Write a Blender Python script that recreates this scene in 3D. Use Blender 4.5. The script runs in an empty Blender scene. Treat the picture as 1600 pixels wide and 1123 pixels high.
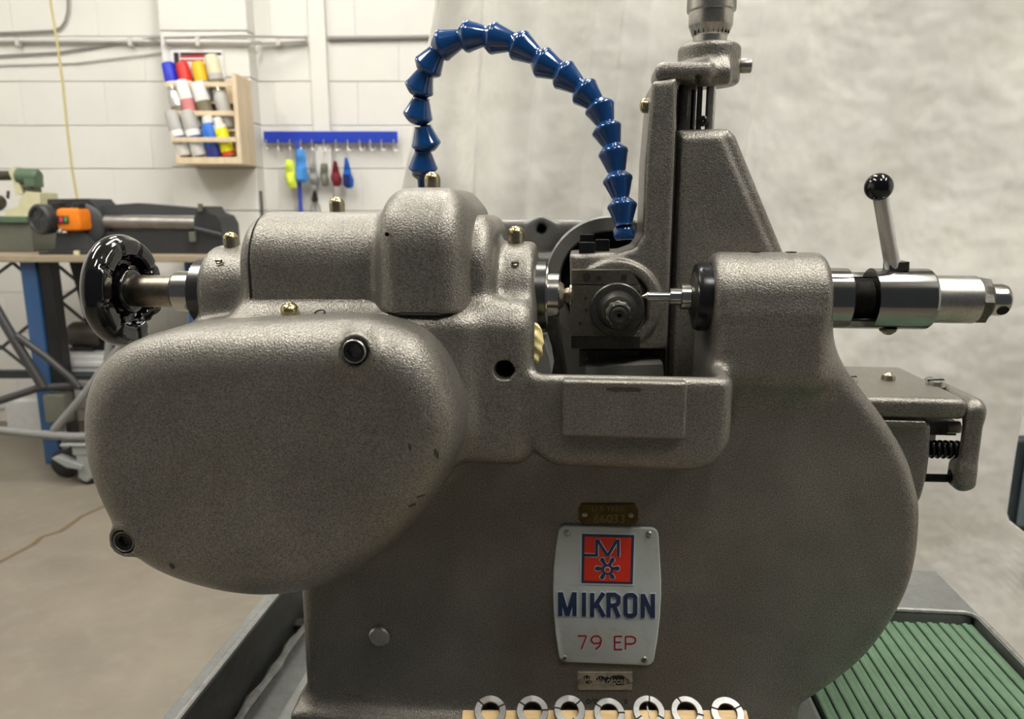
import bpy, bmesh, math, random
import numpy as np
from math import sin, cos, tan, pi, radians, sqrt, atan2
from mathutils import Vector, Matrix
random.seed(7); rng = np.random.default_rng(7)
SC = bpy.context.scene
COL = SC.collection

# ------------------------------------------------------------------ camera, world, lights, exposure
F = 1155.0; CX, CY = 800.0, 561.5
PITCH = radians(11.36); YAW = radians(5.33); CAMZ = 1.10
cd = bpy.data.cameras.new('camera'); cam = bpy.data.objects.new('camera', cd); COL.objects.link(cam)
cam.location = (0, 0, CAMZ); cam.rotation_euler = (pi/2 - PITCH, 0, YAW)
cd.sensor_width = 36.0; cd.lens = F/1600*36.0; cd.clip_start = 0.02
cd.dof.use_dof = True; cd.dof.focus_distance = 0.53; cd.dof.aperture_fstop = cd.lens/2.4
cd.lens_unit = 'MILLIMETERS'
SC.camera = cam
w = bpy.data.worlds.new('world'); SC.world = w; w.use_nodes = True
w.node_tree.nodes['Background'].inputs[0].default_value = (0.90, 0.95, 1.0, 1)
w.node_tree.nodes['Background'].inputs[1].default_value = 0.06
SC.view_settings.view_transform = 'Standard'; SC.view_settings.look = 'None'
SC.view_settings.exposure = 0.32; SC.view_settings.gamma = 1.0
SC.view_settings.use_curve_mapping = False
try:
    SC.cycles.use_denoising = True
    SC.cycles.max_bounces = 6; SC.cycles.diffuse_bounces = 3; SC.cycles.glossy_bounces = 4
    SC.cycles.sample_clamp_indirect = 6.0
except Exception: pass
CEIL = 3.3
LAMPS = [(-1.25, 0.30, 1.0), (0.95, 0.55, 1.0), (-0.15, 1.75, 1.0), (-2.6, 1.6, 1.0), (1.75, -0.25, 1.0), (-1.2, 2.50, 0.55), (0.25, -0.80, 0.5)]  # negative y: fill lamps added to brighten the machine front and cloth
LAMP_EMIT = 26.0

# ------------------------------------------------------------------ frames: a pixel and a depth give a point of the place
_R = Matrix.Rotation(YAW, 3, 'Z') @ Matrix.Rotation(pi/2 - PITCH, 3, 'X')
_RH = Matrix.Rotation(pi/2 - PITCH, 3, 'X')
def P(px, py, Y):           # machine frame: X along the spindle, Y away from the viewer
    d = _R @ Vector(((px-CX)/F, -(py-CY)/F, -1.0)); t = Y/d.y
    return Vector((d.x*t, Y, CAMZ + d.z*t))
def B(px, py, D):           # room frame (turned by YAW): D = distance towards the back wall
    d = _RH @ Vector(((px-CX)/F, -(py-CY)/F, -1.0)); t = D/d.y
    return Vector((d.x*t, D, CAMZ + d.z*t))
def PZ(px, py, z):          # machine frame, on a level plane
    d = _R @ Vector(((px-CX)/F, -(py-CY)/F, -1.0)); t = (z-CAMZ)/d.z
    return Vector((d.x*t, d.y*t, z))
def BZ(px, py, z):
    d = _RH @ Vector(((px-CX)/F, -(py-CY)/F, -1.0)); t = (z-CAMZ)/d.z
    return Vector((d.x*t, d.y*t, z))

# ------------------------------------------------------------------ materials
MATS = {}
def mat(name, col, rough=0.5, metal=0.0, grain=None, mottle=None, bump=None, coat=0.0, spec=0.5, emit=None, stretch=None, aniso=0.0, trans=0.0, sss=0.0, alpha=None, world=False):
    m = bpy.data.materials.new(name); m.use_nodes = True; nt = m.node_tree; N = nt.nodes; L = nt.links
    b = N['Principled BSDF']
    b.inputs['Roughness'].default_value = rough; b.inputs['Metallic'].default_value = metal
    b.inputs['Specular IOR Level'].default_value = spec; b.inputs['Coat Weight'].default_value = coat
    b.inputs['Coat Roughness'].default_value = 0.08
    b.inputs['Anisotropic'].default_value = aniso
    b.inputs['Transmission Weight'].default_value = trans
    b.inputs['Base Color'].default_value = (*col, 1)
    tc = N.new('ShaderNodeTexCoord'); src = tc.outputs['Object']
    if world: src = N.new('ShaderNodeNewGeometry').outputs['Position']
    if stretch:
        mp = N.new('ShaderNodeMapping'); mp.inputs['Scale'].default_value = stretch
        L.new(src, mp.inputs['Vector']); src = mp.outputs['Vector']
    cur = None
    def noise(scale, detail=2.0, rough=0.5, off=0.0):
        n = N.new('ShaderNodeTexNoise'); n.inputs['Scale'].default_value = scale
        n.inputs['Detail'].default_value = detail; n.inputs['Roughness'].default_value = rough
        L.new(src, n.inputs['Vector']); return n
    def ramp(fac, lo, hi, a, c):
        r = N.new('ShaderNodeMapRange'); r.inputs['From Min'].default_value = lo; r.inputs['From Max'].default_value = hi
        r.inputs['To Min'].default_value = a; r.inputs['To Max'].default_value = c
        L.new(fac, r.inputs['Value']); return r.outputs['Result']
    def mult(colsock, fac):
        v = N.new('ShaderNodeVectorMath'); v.operation = 'SCALE'
        if colsock is None: v.inputs[0].default_value = col
        else: L.new(colsock, v.inputs[0])
        L.new(fac, v.inputs['Scale']); return v.outputs['Vector']
    if mottle:      # list of (scale, amount, tint or None)
        for sc_, amt, tint in mottle:
            n = noise(sc_, 4.0, 0.6)
            if tint is None: cur = mult(cur, ramp(n.outputs['Fac'], 0.3, 0.7, 1-amt, 1+amt))
            else:
                mx = N.new('ShaderNodeMix'); mx.data_type = 'RGBA'
                if cur is None: mx.inputs[6].default_value = (*col, 1)
                else: L.new(cur, mx.inputs[6])
                mx.inputs[7].default_value = (*tint, 1)
                L.new(ramp(n.outputs['Fac'], 0.5, 0.72, 0, amt), mx.inputs[0]); cur = mx.outputs[2]
    gn = None
    if grain:       # (scale, amount)
        gn = noise(grain[0], 2.0, 0.6)
        cur = mult(cur, ramp(gn.outputs['Fac'], 0.3, 0.7, 1-grain[1], 1+grain[1]))
    if cur is not None: L.new(cur, b.inputs['Base Color'])
    if bump:        # (scale, strength, distance)
        n = gn if (gn and bump[0] == grain[0]) else noise(bump[0], 2.0, 0.5)
        bp = N.new('ShaderNodeBump'); bp.inputs['Strength'].default_value = bump[1]; bp.inputs['Distance'].default_value = bump[2]
        L.new(n.outputs['Fac'], bp.inputs['Height']); L.new(bp.outputs['Normal'], b.inputs['Normal'])
    if emit:
        b.inputs['Emission Color'].default_value = (*emit[0], 1); b.inputs['Emission Strength'].default_value = emit[1]
    if alpha is not None: b.inputs['Alpha'].default_value = alpha
    MATS[name] = m; return m
def srgb(r, g, b):
    f = lambda c: (c/255/12.92) if c/255 <= 0.04045 else ((c/255+0.055)/1.055)**2.4
    return (f(r), f(g), f(b))
mat('cast', (0.205, 0.192, 0.166), 0.34, 0.6, grain=(950, 0.45), mottle=[(9, 0.10, None), (30, 0.10, None), (14, 0.35, (0.17, 0.15, 0.115))], bump=(900, 0.75, 0.0006))
mat('cast_smooth', (0.20, 0.196, 0.18), 0.45, 0.3, grain=(600, 0.10), mottle=[(20, 0.15, None)], bump=(300, 0.15, 0.0003))
mat('cast_edge', (0.30, 0.29, 0.26), 0.42, 0.4, grain=(900, 0.25), bump=(900, 0.3, 0.0004))
mat('steel', (0.54, 0.53, 0.50), 0.17, 1.0, mottle=[(60, 0.06, None)], bump=(250, 0.05, 0.0002))
mat('steel_satin', (0.62, 0.61, 0.59), 0.40, 0.85, mottle=[(60, 0.1, None)])
mat('steel_quill', (0.30, 0.295, 0.285), 0.13, 1.0, mottle=[(60, 0.08, None)])
mat('steel_dull', (0.46, 0.445, 0.41), 0.32, 1.0, grain=(500, 0.12), mottle=[(45, 0.18, None)])
mat('steel_brown', (0.27, 0.235, 0.185), 0.34, 1.0, grain=(400, 0.15), mottle=[(60, 0.25, None)])
mat('steel_dark', (0.10, 0.097, 0.085), 0.38, 0.9, grain=(500, 0.2), mottle=[(50, 0.25, None), (160, 0.5, (0.05, 0.045, 0.035))])
mat('cutter_steel', (0.135, 0.125, 0.095), 0.40, 0.8, grain=(600, 0.18), mottle=[(60, 0.2, None), (300, 0.5, (0.04, 0.035, 0.025))])
mat('black_oxide', (0.030, 0.030, 0.031), 0.24, 0.5)
mat('knurl_black', (0.13, 0.13, 0.125), 0.25, 0.9)
mat('black_gloss', (0.004, 0.004, 0.0045), 0.08, 0.0, coat=0.4, bump=(90, 0.25, 0.0012))
mat('black_ball', (0.004, 0.004, 0.005), 0.06, 0.0, coat=0.2, spec=0.4)
mat('black_hole', (0.004, 0.004, 0.004), 0.8)
mat('brass', (0.46, 0.38, 0.20), 0.24, 1.0, mottle=[(200, 0.2, None)])
mat('brass_side', (0.36, 0.32, 0.24), 0.33, 1.0, grain=(500, 0.15))
mat('hose_blue', (0.0034, 0.050, 0.185), 0.11, 0.0, coat=0.6, mottle=[(60, 0.08, None)])
mat('plate_grey', srgb(186, 192, 188), 0.35, 0.0, mottle=[(60, 0.06, None), (120, 0.35, srgb(140, 140, 128))], bump=(400, 0.05, 0.0002))
mat('plate_red', srgb(214, 44, 22), 0.35, 0.0, mottle=[(80, 0.06, None)])
mat('plate_navy', srgb(40, 52, 84), 0.35, 0.1, mottle=[(300, 0.2, None)])
mat('plate_edge', srgb(196, 206, 210), 0.35, 0.0)
mat('ink_red', srgb(150, 20, 36), 0.4)
mat('tag_brass', (0.085, 0.065, 0.018), 0.42, 0.8, grain=(700, 0.2), mottle=[(150, 0.3, None)])
mat('tag_mark', (0.20, 0.17, 0.09), 0.4, 0.8)
mat('tag_steel', srgb(188, 182, 165), 0.35, 0.6, mottle=[(120, 0.15, None), (200, 0.6, srgb(110, 104, 90))])
mat('tag_black', srgb(30, 27, 20), 0.6, 0.1, mottle=[(500, 0.3, None)])
mat('scratch', srgb(20, 18, 15), 0.7)
mat('chip', (0.05, 0.044, 0.034), 0.6, 0.2, grain=(800, 0.3))
mat('rivet', (0.40, 0.39, 0.36), 0.3, 1.0)
mat('grease', srgb(226, 208, 146), 0.45, 0.0, mottle=[(120, 0.15, None)], bump=(150, 0.5, 0.001))
mat('tray_grey', (0.175, 0.178, 0.168), 0.40, 0.25, grain=(350, 0.10), mottle=[(12, 0.15, None), (60, 0.12, None)], bump=(200, 0.2, 0.0004))
mat('tray_shaded', (0.075, 0.076, 0.070), 0.38, 0.2, grain=(300, 0.15), mottle=[(14, 0.3, None), (70, 0.2, None)], bump=(200, 0.2, 0.0004))  # tray grey darkened to carry the gear cover's shade inside the tray
mat('tray_worn', (0.24, 0.24, 0.225), 0.38, 0.5, mottle=[(90, 0.25, None), (60, 0.6, (0.08, 0.08, 0.075))], bump=(150, 0.4, 0.0006))
mat('mat_green', srgb(90, 118, 92), 0.42, 0.0, mottle=[(35, 0.10, None), (120, 0.35, srgb(48, 64, 50)), (18, 0.25, srgb(104, 128, 106))])
mat('wood_block', srgb(196, 166, 116), 0.55, 0.0, mottle=[(18, 0.12, None), (60, 0.08, None)], stretch=(1, 8, 8))
mat('wood_rack', srgb(220, 200, 168), 0.6, 0.0, mottle=[(6, 0.10, None), (20, 0.06, None)], stretch=(6, 6, 1))
mat('collet', (0.26, 0.257, 0.25), 0.42, 1.0, grain=(900, 0.12), aniso=0.6)
mat('cloth', srgb(225, 223, 215), 0.85, 0.0, mottle=[(2.5, 0.08, None), (7, 0.06, None), (5, 0.45, srgb(198, 193, 176)), (24, .3, srgb(206, 202, 188))], bump=(16, 0.45, 0.016))
mat('wall_paint', srgb(224, 222, 216), 0.55, 0.0, mottle=[(2, 0.02, None), (9, .015, None)], bump=(22, 0.2, 0.004), world=True)
mat('wall_joint', srgb(220, 217, 210), 0.7, 0.0, bump=(60, 0.2, 0.004))
mat('floor_concrete', srgb(124, 116, 103), 0.55, 0.0, mottle=[(1.3, 0.12, None), (5, 0.10, None), (3, 0.45, srgb(104, 97, 86)), (14, 0.35, srgb(142, 135, 122))], bump=(40, 0.15, 0.003))
mat('crack', srgb(104, 86, 62), 0.8)
mat('conduit', srgb(206, 203, 198), 0.45, 0.1)
mat('cable_grey', srgb(150, 146, 142), 0.5)
mat('cord_yellow', srgb(196, 184, 128), 0.5)
mat('rail_blue', srgb(22, 56, 178), 0.45)
mat('hook_metal', (0.55, 0.54, 0.52), 0.3, 0.9)
for n_, c_ in dict(cap_blue=(28, 48, 196), cap_red=(206, 44, 36), cap_yellow=(240, 186, 22), cap_cream=(216, 210, 178), can_white=(226, 224, 220),
                   can_grey=(176, 174, 170), can_blue=(32, 104, 200), can_yellow=(226, 220, 20), can_band=(44, 52, 130), can_navy=(34, 40, 120), can_pink=(206, 130, 130), can_olive=(120, 112, 92),
                   can_red=(196, 48, 30), glove_neon=(226, 244, 84), glove_sky=(72, 146, 220), glove_grey=(138, 138, 136), glove_olive=(116, 118, 106), glove_maroon=(116, 22, 38), glove_blue=(14, 92, 186), glove_navy=(16, 24, 92),
                   strap_blue=(58, 74, 172), rod_dark=(92, 92, 88), machine_green=(84, 106, 84), machine_cream=(206, 202, 164), machine_bench=(96, 98, 86), roll_black=(44, 45, 46), roll_dark=(62, 64, 66),
                   orange=(240, 132, 26), switch_red=(210, 60, 80), switch_green=(70, 160, 90), post_blue=(50, 84, 128), post_black=(20, 20, 22), table_wood=(158, 144, 122), table_dark=(60, 56, 50), tube_grey=(128, 128, 126), tube_dark=(58, 58, 58),
                   caster_grey=(150, 154, 150), rubber=(36, 36, 36), box_white=(206, 206, 204), sign_white=(232, 230, 228), sign_black=(34, 30, 34), sign_red=(168, 50, 66), bin_slate=(90, 102, 108), bin_dark=(44, 52, 56), motor_dark=(60, 54, 46), dark_green=(18, 48, 30), lamp_body=(224, 224, 220), ceiling=(210, 208, 200), stand_paint=(110, 114, 112)).items():
    mat(n_, srgb(*c_), 0.45, 0.0, mottle=[(25, 0.06, None)])
mat('can_metal', (0.55, 0.55, 0.54), 0.28, 0.9)
mat('roll_steel', (0.27, 0.25, 0.23), 0.42, 0.8, mottle=[(14, 0.25, None)])
mat('lamp_glow', (0.9, 0.9, 0.9), 0.5, emit=((1.0, 0.972, 0.915), LAMP_EMIT))
M = MATS
for _m in ('glove_neon', 'glove_sky', 'glove_grey', 'glove_olive', 'glove_maroon', 'glove_blue', 'glove_navy'): M[_m].node_tree.nodes['Principled BSDF'].inputs['Roughness'].default_value = 0.8

# ------------------------------------------------------------------ mesh helpers
class Frame:
    """where a thing stands: origin in its frame, turned about the room's vertical"""
    def __init__(self, origin=(0, 0, 0), room=False):
        self.o = Vector(origin); self.rz = YAW if room else 0.0
        self.world = Matrix.Rotation(self.rz, 3, 'Z') @ self.o
def tag(o, label=None, cat=None, group=None, kind=None):
    if label: o['label'] = label
    if cat: o['category'] = cat
    if group: o['group'] = group
    if kind: o['kind'] = kind
    return o
def place(o, fr, parent):
    COL.objects.link(o)
    if parent is None:
        o.location = fr.world; o.rotation_euler = (0, 0, fr.rz)
    else: o.parent = parent
    return o
def thing(name, label, cat, fr, group=None, kind=None):
    o = bpy.data.objects.new(name, None); o.empty_display_size = 0.02
    place(o, fr, None); tag(o, label, cat, group, kind); return o
def ortho(a):
    a = Vector(a).normalized(); u = a.cross(Vector((0, 0, 1)))
    if u.length < 1e-4: u = Vector((1, 0, 0))
    u.normalize(); return a, u, a.cross(u).normalized()
class MB:
    def __init__(self): self.v = []; self.f = []; self.bev = False
    def add(self, vs, fs):
        o = len(self.v); self.v += [Vector(p) for p in vs]; self.f += [[i+o for i in q] for q in fs]; return self
    def box(self, lo, hi, M3=None, bevel=0.0, seg=2):
        lo = Vector(lo); hi = Vector(hi); bm = bmesh.new()
        bmesh.ops.create_cube(bm, size=1.0)
        for q in bm.verts: q.co = Vector([(lo[i]+hi[i])/2 + q.co[i]*(hi[i]-lo[i]) for i in range(3)])
        if bevel > 0:
            self.bev = True; bmesh.ops.bevel(bm, geom=list(bm.edges), offset=bevel, segments=seg, affect='EDGES', profile=0.5)
        bm.verts.index_update()
        vs = [(M3 @ q.co if M3 else q.co.copy()) for q in bm.verts]; fs = [[x.index for x in g.verts] for g in bm.faces]; bm.free()
        return self.add(vs, fs)
    def obox(self, c, ax, ay, az, bevel=0.0):          # oriented box: centre and three half vectors
        c = Vector(c); ax, ay, az = Vector(ax), Vector(ay), Vector(az)
        s = [ax.length, ay.length, az.length]; R = Matrix((ax.normalized(), ay.normalized(), az.normalized())).transposed()
        n0 = len(self.v); self.box([-k for k in s], s, None, bevel)
        for i in range(n0, len(self.v)): self.v[i] = c + R @ self.v[i]
        return self
    def lathe(self, origin, axis, prof, seg=40, cap=True, mod=None):
        a, u, w_ = ortho(axis); o = Vector(origin); vs = []; fs = []
        n = len(prof)
        for i, pr in enumerate(prof):
            t, r = pr[0], pr[1]; hexa = pr[2] if len(pr) > 2 else 0
            for k in range(seg):
                ph = 2*pi*k/seg; rr = r
                if hexa: s_ = 2*pi/hexa; rr = r*cos(s_/2)/cos((ph % s_) - s_/2)
                if mod: rr = mod(i, k, rr, t)
                vs.append(o + a*t + (u*cos(ph) + w_*sin(ph))*rr)
        for i in range(n-1):
            for k in range(seg):
                k2 = (k+1) % seg; fs.append([i*seg+k, i*seg+k2, (i+1)*seg+k2, (i+1)*seg+k])
        if cap:
            fs.append([k for k in range(seg)][::-1]); fs.append([(n-1)*seg+k for k in range(seg)])
        return self.add(vs, fs)
    def cyl(self, p, q, r, r2=None, seg=24):
        p = Vector(p); q = Vector(q); return self.lathe(p, q-p, [(0, r), ((q-p).length, r if r2 is None else r2)], seg)
    def tube(self, pts, r, seg=10, closed=False):
        pts = [Vector(p) for p in pts]; n = len(pts); vs = []; fs = []
        prev = None
        for i, p in enumerate(pts):
            t = (pts[min(i+1, n-1)] - pts[max(i-1, 0)]).normalized()
            if prev is None: _, u, _w = ortho(t)
            else: u = (prev - t*prev.dot(t)).normalized()
            prev = u; w_ = t.cross(u); rr = r[i] if hasattr(r, '__len__') else r
            vs += [p + (u*cos(2*pi*k/seg) + w_*sin(2*pi*k/seg))*rr for k in range(seg)]
        for i in range(n-1):
            for k in range(seg): k2 = (k+1) % seg; fs.append([i*seg+k, i*seg+k2, (i+1)*seg+k2, (i+1)*seg+k])
        fs.append([k for k in range(seg)][::-1]); fs.append([(n-1)*seg+k for k in range(seg)])
        return self.add(vs, fs)
    def prism(self, front, back):                      # two matching outlines
        n = len(front); fs = [[i for i in range(n)], [n+i for i in range(n)][::-1]]
        for i in range(n): j = (i+1) % n; fs.append([i, n+i, n+j, j])
        return self.add(list(front)+list(back), fs)
    def ball(self, c, r, su=20, sv=12, scale=(1, 1, 1)):
        vs = []; fs = []; c = Vector(c)
        for i in range(1, sv):
            th = pi*i/sv
            for k in range(su): vs.append(c + Vector((r*sin(th)*cos(2*pi*k/su)*scale[0], r*sin(th)*sin(2*pi*k/su)*scale[1], r*cos(th)*scale[2])))
        top = len(vs); vs.append(c + Vector((0, 0, r*scale[2]))); bot = len(vs); vs.append(c - Vector((0, 0, r*scale[2])))
        for i in range(sv-2):
            for k in range(su): k2 = (k+1) % su; fs.append([i*su+k, (i+1)*su+k, (i+1)*su+k2, i*su+k2])
        for k in range(su): k2 = (k+1) % su; fs.append([top, k, k2]); fs.append([bot, (sv-2)*su+k2, (sv-2)*su+k])
        return self.add(vs, fs)
    def grid(self, fn, nu, nv):
        vs = [fn(i/(nu-1), j/(nv-1)) for j in range(nv) for i in range(nu)]
        fs = [[j*nu+i, j*nu+i+1, (j+1)*nu+i+1, (j+1)*nu+i] for j in range(nv-1) for i in range(nu-1)]
        return self.add(vs, fs)
    def build(self, name, m, fr, parent=None, sharp=35, fix=True):
        me = bpy.data.meshes.new(name); me.from_pydata([p - fr.o for p in self.v], [], self.f)
        if fix:
            bm = bmesh.new(); bm.from_mesh(me); bmesh.ops.recalc_face_normals(bm, faces=bm.faces); bm.to_mesh(me); bm.free()
        o = finish(me, name, m, fr, parent, sharp)
        if self.bev: o.modifiers.new('weighted_normal', 'WEIGHTED_NORMAL').keep_sharp = True
        return o
def finish(me, name, m, fr, parent, sharp=35):
    me.materials.append(M[m] if isinstance(m, str) else m)
    me.polygons.foreach_set('use_smooth', [True]*len(me.polygons))
    if sharp < 180: me.set_sharp_from_angle(angle=radians(sharp))
    me.update()
    return place(bpy.data.objects.new(name, me), fr, parent)
def smooth_poly(pts, n=8):                             # closed Catmull-Rom through the points
    out = []; k = len(pts)
    for i in range(k):
        p0, p1, p2, p3 = [np.array(pts[(i+j-1) % k], float) for j in range(4)]
        for s in range(n):
            t = s/n; out.append(0.5*((2*p1) + (p2-p0)*t + (2*p0-5*p1+4*p2-p3)*t*t + (3*p1-p0-3*p2+p3)*t**3))
    return out

# ------------------------------------------------------------------ castings: rounded solids blended into one skin
def grid3(lo, hi, h):
    ax = [np.arange(lo[i]-2.5*h, hi[i]+2.5*h, h, dtype=np.float32) for i in range(3)]
    return ax[0][:, None, None], ax[1][None, :, None], ax[2][None, None, :], ax
def smin(a, b, k):
    hh = np.clip(0.5 + 0.5*(b-a)/k, 0, 1); return b + (a-b)*hh - k*hh*(1-hh)
def smax(a, b, k): return -smin(-a, -b, k)
def sd_box(X, Y, Z, lo, hi, r):
    q = [np.abs(A - (lo[i]+hi[i])/2) - ((hi[i]-lo[i])/2 - r) for i, A in enumerate((X, Y, Z))]
    return np.sqrt(np.maximum(q[0], 0)**2 + np.maximum(q[1], 0)**2 + np.maximum(q[2], 0)**2) + np.minimum(np.maximum(np.maximum(q[0], q[1]), q[2]), 0) - r
def _cap(d, e, r):
    a = d + r; b = e + r
    return np.minimum(np.maximum(a, b), 0) + np.sqrt(np.maximum(a, 0)**2 + np.maximum(b, 0)**2) - r
def sd_cylx(X, Y, Z, x0, x1, cy, cz, R, r): return _cap(np.sqrt((Y-cy)**2 + (Z-cz)**2) - R, np.abs(X-(x0+x1)/2) - (x1-x0)/2, r)
def sd_cyly(X, Y, Z, y0, y1, cx, cz, R, r): return _cap(np.sqrt((X-cx)**2 + (Z-cz)**2) - R, np.abs(Y-(y0+y1)/2) - (y1-y0)/2, r)
def sd_cylz(X, Y, Z, z0, z1, cx, cy, R, r): return _cap(np.sqrt((X-cx)**2 + (Y-cy)**2) - R, np.abs(Z-(z0+z1)/2) - (z1-z0)/2, r)
def sd_poly2(U, V, poly):
    p = np.array(poly, dtype=np.float32); d = np.full(np.broadcast(U, V).shape, 1e9, np.float32); s = np.ones_like(d)
    n = len(p)
    for i in range(n):
        a = p[i]; b = p[i-1]; e = b-a; wu = U-a[0]; wv = V-a[1]
        t = np.clip((wu*e[0]+wv*e[1])/max(float(e@e), 1e-12), 0, 1)
        d = np.minimum(d, (wu-e[0]*t)**2 + (wv-e[1]*t)**2)
        c1 = V >= a[1]; c2 = V < b[1]; c3 = e[0]*wv > e[1]*wu
        s = np.where((c1 & c2 & c3) | (~c1 & ~c2 & ~c3), -s, s)
    return s*np.sqrt(d)
def sd_extr(X, Y, Z, poly, y0, y1, r):                 # outline in X,Z, drawn out along Y
    d2 = sd_poly2(X[:, 0, 0][:, None], Z[0, 0, :][None, :], poly)[:, None, :]
    return _cap(d2, np.abs(Y-(y0+y1)/2) - (y1-y0)/2, r)
def skin(F_, ax):
    s = F_ < 0; nx, ny, nz = F_.shape
    any_ = np.zeros((nx-1, ny-1, nz-1), bool); all_ = np.ones_like(any_)
    for dx in (0, 1):
        for dy in (0, 1):
            for dz in (0, 1):
                c = s[dx:nx-1+dx, dy:ny-1+dy, dz:nz-1+dz]; any_ |= c; all_ &= c
    act = np.argwhere(any_ & ~all_); idx = np.full(any_.shape, -1, np.int64); idx[tuple(act.T)] = np.arange(len(act))
    acc = np.zeros((len(act), 3), np.float64); cnt = np.zeros(len(act))
    crn = [np.array((i, j, k)) for i in (0, 1) for j in (0, 1) for k in (0, 1)]
    for i, a in enumerate(crn):
        for b in crn[i+1:]:
            if np.abs(a-b).sum() != 1: continue
            fa = F_[tuple((act+a).T)]; fb = F_[tuple((act+b).T)]; m_ = (fa < 0) != (fb < 0)
            t = np.where(m_, fa/np.where(m_, fa-fb, 1), 0)[:, None]
            acc += np.where(m_[:, None], a + (b-a)*t, 0); cnt += m_
    pts = act + acc/cnt[:, None]; h = ax[0][1]-ax[0][0]
    V = np.stack([ax[i][0] + pts[:, i]*h for i in range(3)], 1)
    quads = []
    for d in range(3):
        e1, e2 = [(1, 2), (2, 0), (0, 1)][d]
        sl0 = [slice(1, -1)]*3; sl0[d] = slice(0, -1); sl1 = [slice(1, -1)]*3; sl1[d] = slice(1, None)
        a = s[tuple(sl0)]; b = s[tuple(sl1)]
        for flip in (0, 1):
            g = np.argwhere((a & ~b) if not flip else (~a & b))
            if not len(g): continue
            off = np.array([1, 1, 1]); off[d] = 0; g = g + off
            def cell(i, j):
                c = g.copy(); c[:, e1] += i; c[:, e2] += j; return idx[tuple(c.T)]
            q = np.stack([cell(-1, -1), cell(0, -1), cell(0, 0), cell(-1, 0)], 1)
            quads.append(q if not flip else q[:, ::-1])
    return V, np.concatenate(quads)
def casting(name, fn, lo, hi, h, m, fr, parent=None, smooth=2):
    X, Y, Z, ax = grid3(lo, hi, h); F_ = np.broadcast_to(fn(X, Y, Z), (len(ax[0]), len(ax[1]), len(ax[2]))).astype(np.float32)
    F_ = F_.copy()
    for d in range(3):                                  # closed at the border of the block
        for e in (0, -1):
            sl = [slice(None)]*3; sl[d] = e; F_[tuple(sl)] = np.maximum(F_[tuple(sl)], h)
    V, Q = skin(F_, ax)
    V = V - np.array(fr.o)
    for _ in range(smooth):                             # relax the skin a little
        s_ = np.zeros_like(V); c_ = np.zeros(len(V))
        for a, b in ((0, 1), (1, 2), (2, 3), (3, 0)):
            np.add.at(s_, Q[:, a], V[Q[:, b]]); np.add.at(s_, Q[:, b], V[Q[:, a]]); np.add.at(c_, Q[:, a], 1); np.add.at(c_, Q[:, b], 1)
        V = 0.5*V + 0.5*s_/np.maximum(c_, 1)[:, None]
    me = bpy.data.meshes.new(name)
    me.vertices.add(len(V)); me.vertices.foreach_set('co', V.astype(np.float32).ravel())
    me.loops.add(Q.size); me.loops.foreach_set('vertex_index', Q.astype(np.int32).ravel())
    me.polygons.add(len(Q)); me.polygons.foreach_set('loop_start', np.arange(0, Q.size, 4, dtype=np.int32))
    me.update(calc_edges=True); me.validate()
    return finish(me, name, m, fr, parent, 180)

# ================================================================== THE SETTING
RF = Frame((0, 0, 0), room=True)
DW = 3.80                                              # back wall
f_ = MB().box((-3.4, -1.6, -0.12), (3.4, DW+0.25, 0.0)).build('floor', 'floor_concrete', RF)
tag(f_, 'stained beige concrete workshop floor', 'floor', kind='structure')
cr = MB(); pts = [BZ(x, y, 0.0012) for x, y in ((-30, 893), (10, 872), (52, 850), (66, 838), (96, 829), (128, 806), (166, 789), (215, 766), (270, 745))]
for i in range(len(pts)-1):
    a, b = pts[i], pts[i+1]; d = (b-a).normalized(); n = Vector((-d.y, d.x, 0))*random.uniform(0.006, 0.012)
    n2 = Vector((-d.y, d.x, 0))*0.008
    cr.add([a-n, a+n, b+n2, b-n2, a-n-Vector((0, 0, .002)), a+n-Vector((0, 0, .002)), b+n2-Vector((0, 0, .002)), b-n2-Vector((0, 0, .002))], [[0, 1, 2, 3], [4, 5, 6, 7], [0, 1, 5, 4], [2, 3, 7, 6], [1, 2, 6, 5], [3, 0, 4, 7]])
cr.build('crack', 'crack', RF, f_)
# block wall, the painted blocks laid in running bond on a backing with recessed joints
wb = MB().box((-3.4, DW+0.012, 0), (3.4, DW+0.25, CEIL)).build('wall_back', 'wall_joint', RF)
tag(wb, 'white painted concrete block wall at the back of the workshop', 'wall', kind='structure')
BH = 0.2063; BW = 0.412; z_ref = B(100, 127.5, DW).z   # a bed joint of the photograph
def block_mesh(name, wd, ht, dp, bev=0.0045):
    o = MB().box((-wd/2, 0, -ht/2), (wd/2, dp, ht/2), bevel=bev); me = bpy.data.meshes.new(name); me.from_pydata(o.v, [], o.f)
    bm = bmesh.new(); bm.from_mesh(me); bmesh.ops.recalc_face_normals(bm, faces=bm.faces); bm.to_mesh(me); bm.free()
    me.materials.append(M['wall_paint']); return me
me_full = block_mesh('block', BW+0.0004, BH-0.002, 0.03, 0.0045)
u_l = B(-230, 300, DW).x; u_r = B(880, 300, DW).x
k0 = int(math.ceil((0.0 - z_ref)/BH)); k1 = int(math.floor((CEIL - z_ref)/BH))-1
for k in range(k0, k1+1):
    off = BW/2 if k % 2 else 0.0
    i0 = int(math.floor((u_l-off)/BW)); i1 = int(math.ceil((u_r-off)/BW))
    for i in range(i0, i1+1):
        ob = bpy.data.objects.new('block', me_full); COL.objects.link(ob); ob.parent = wb
        ob.location = (i*BW + off + 0.07, DW + random.uniform(-0.0008, 0.0008), z_ref + (k+0.5)*BH)
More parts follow.
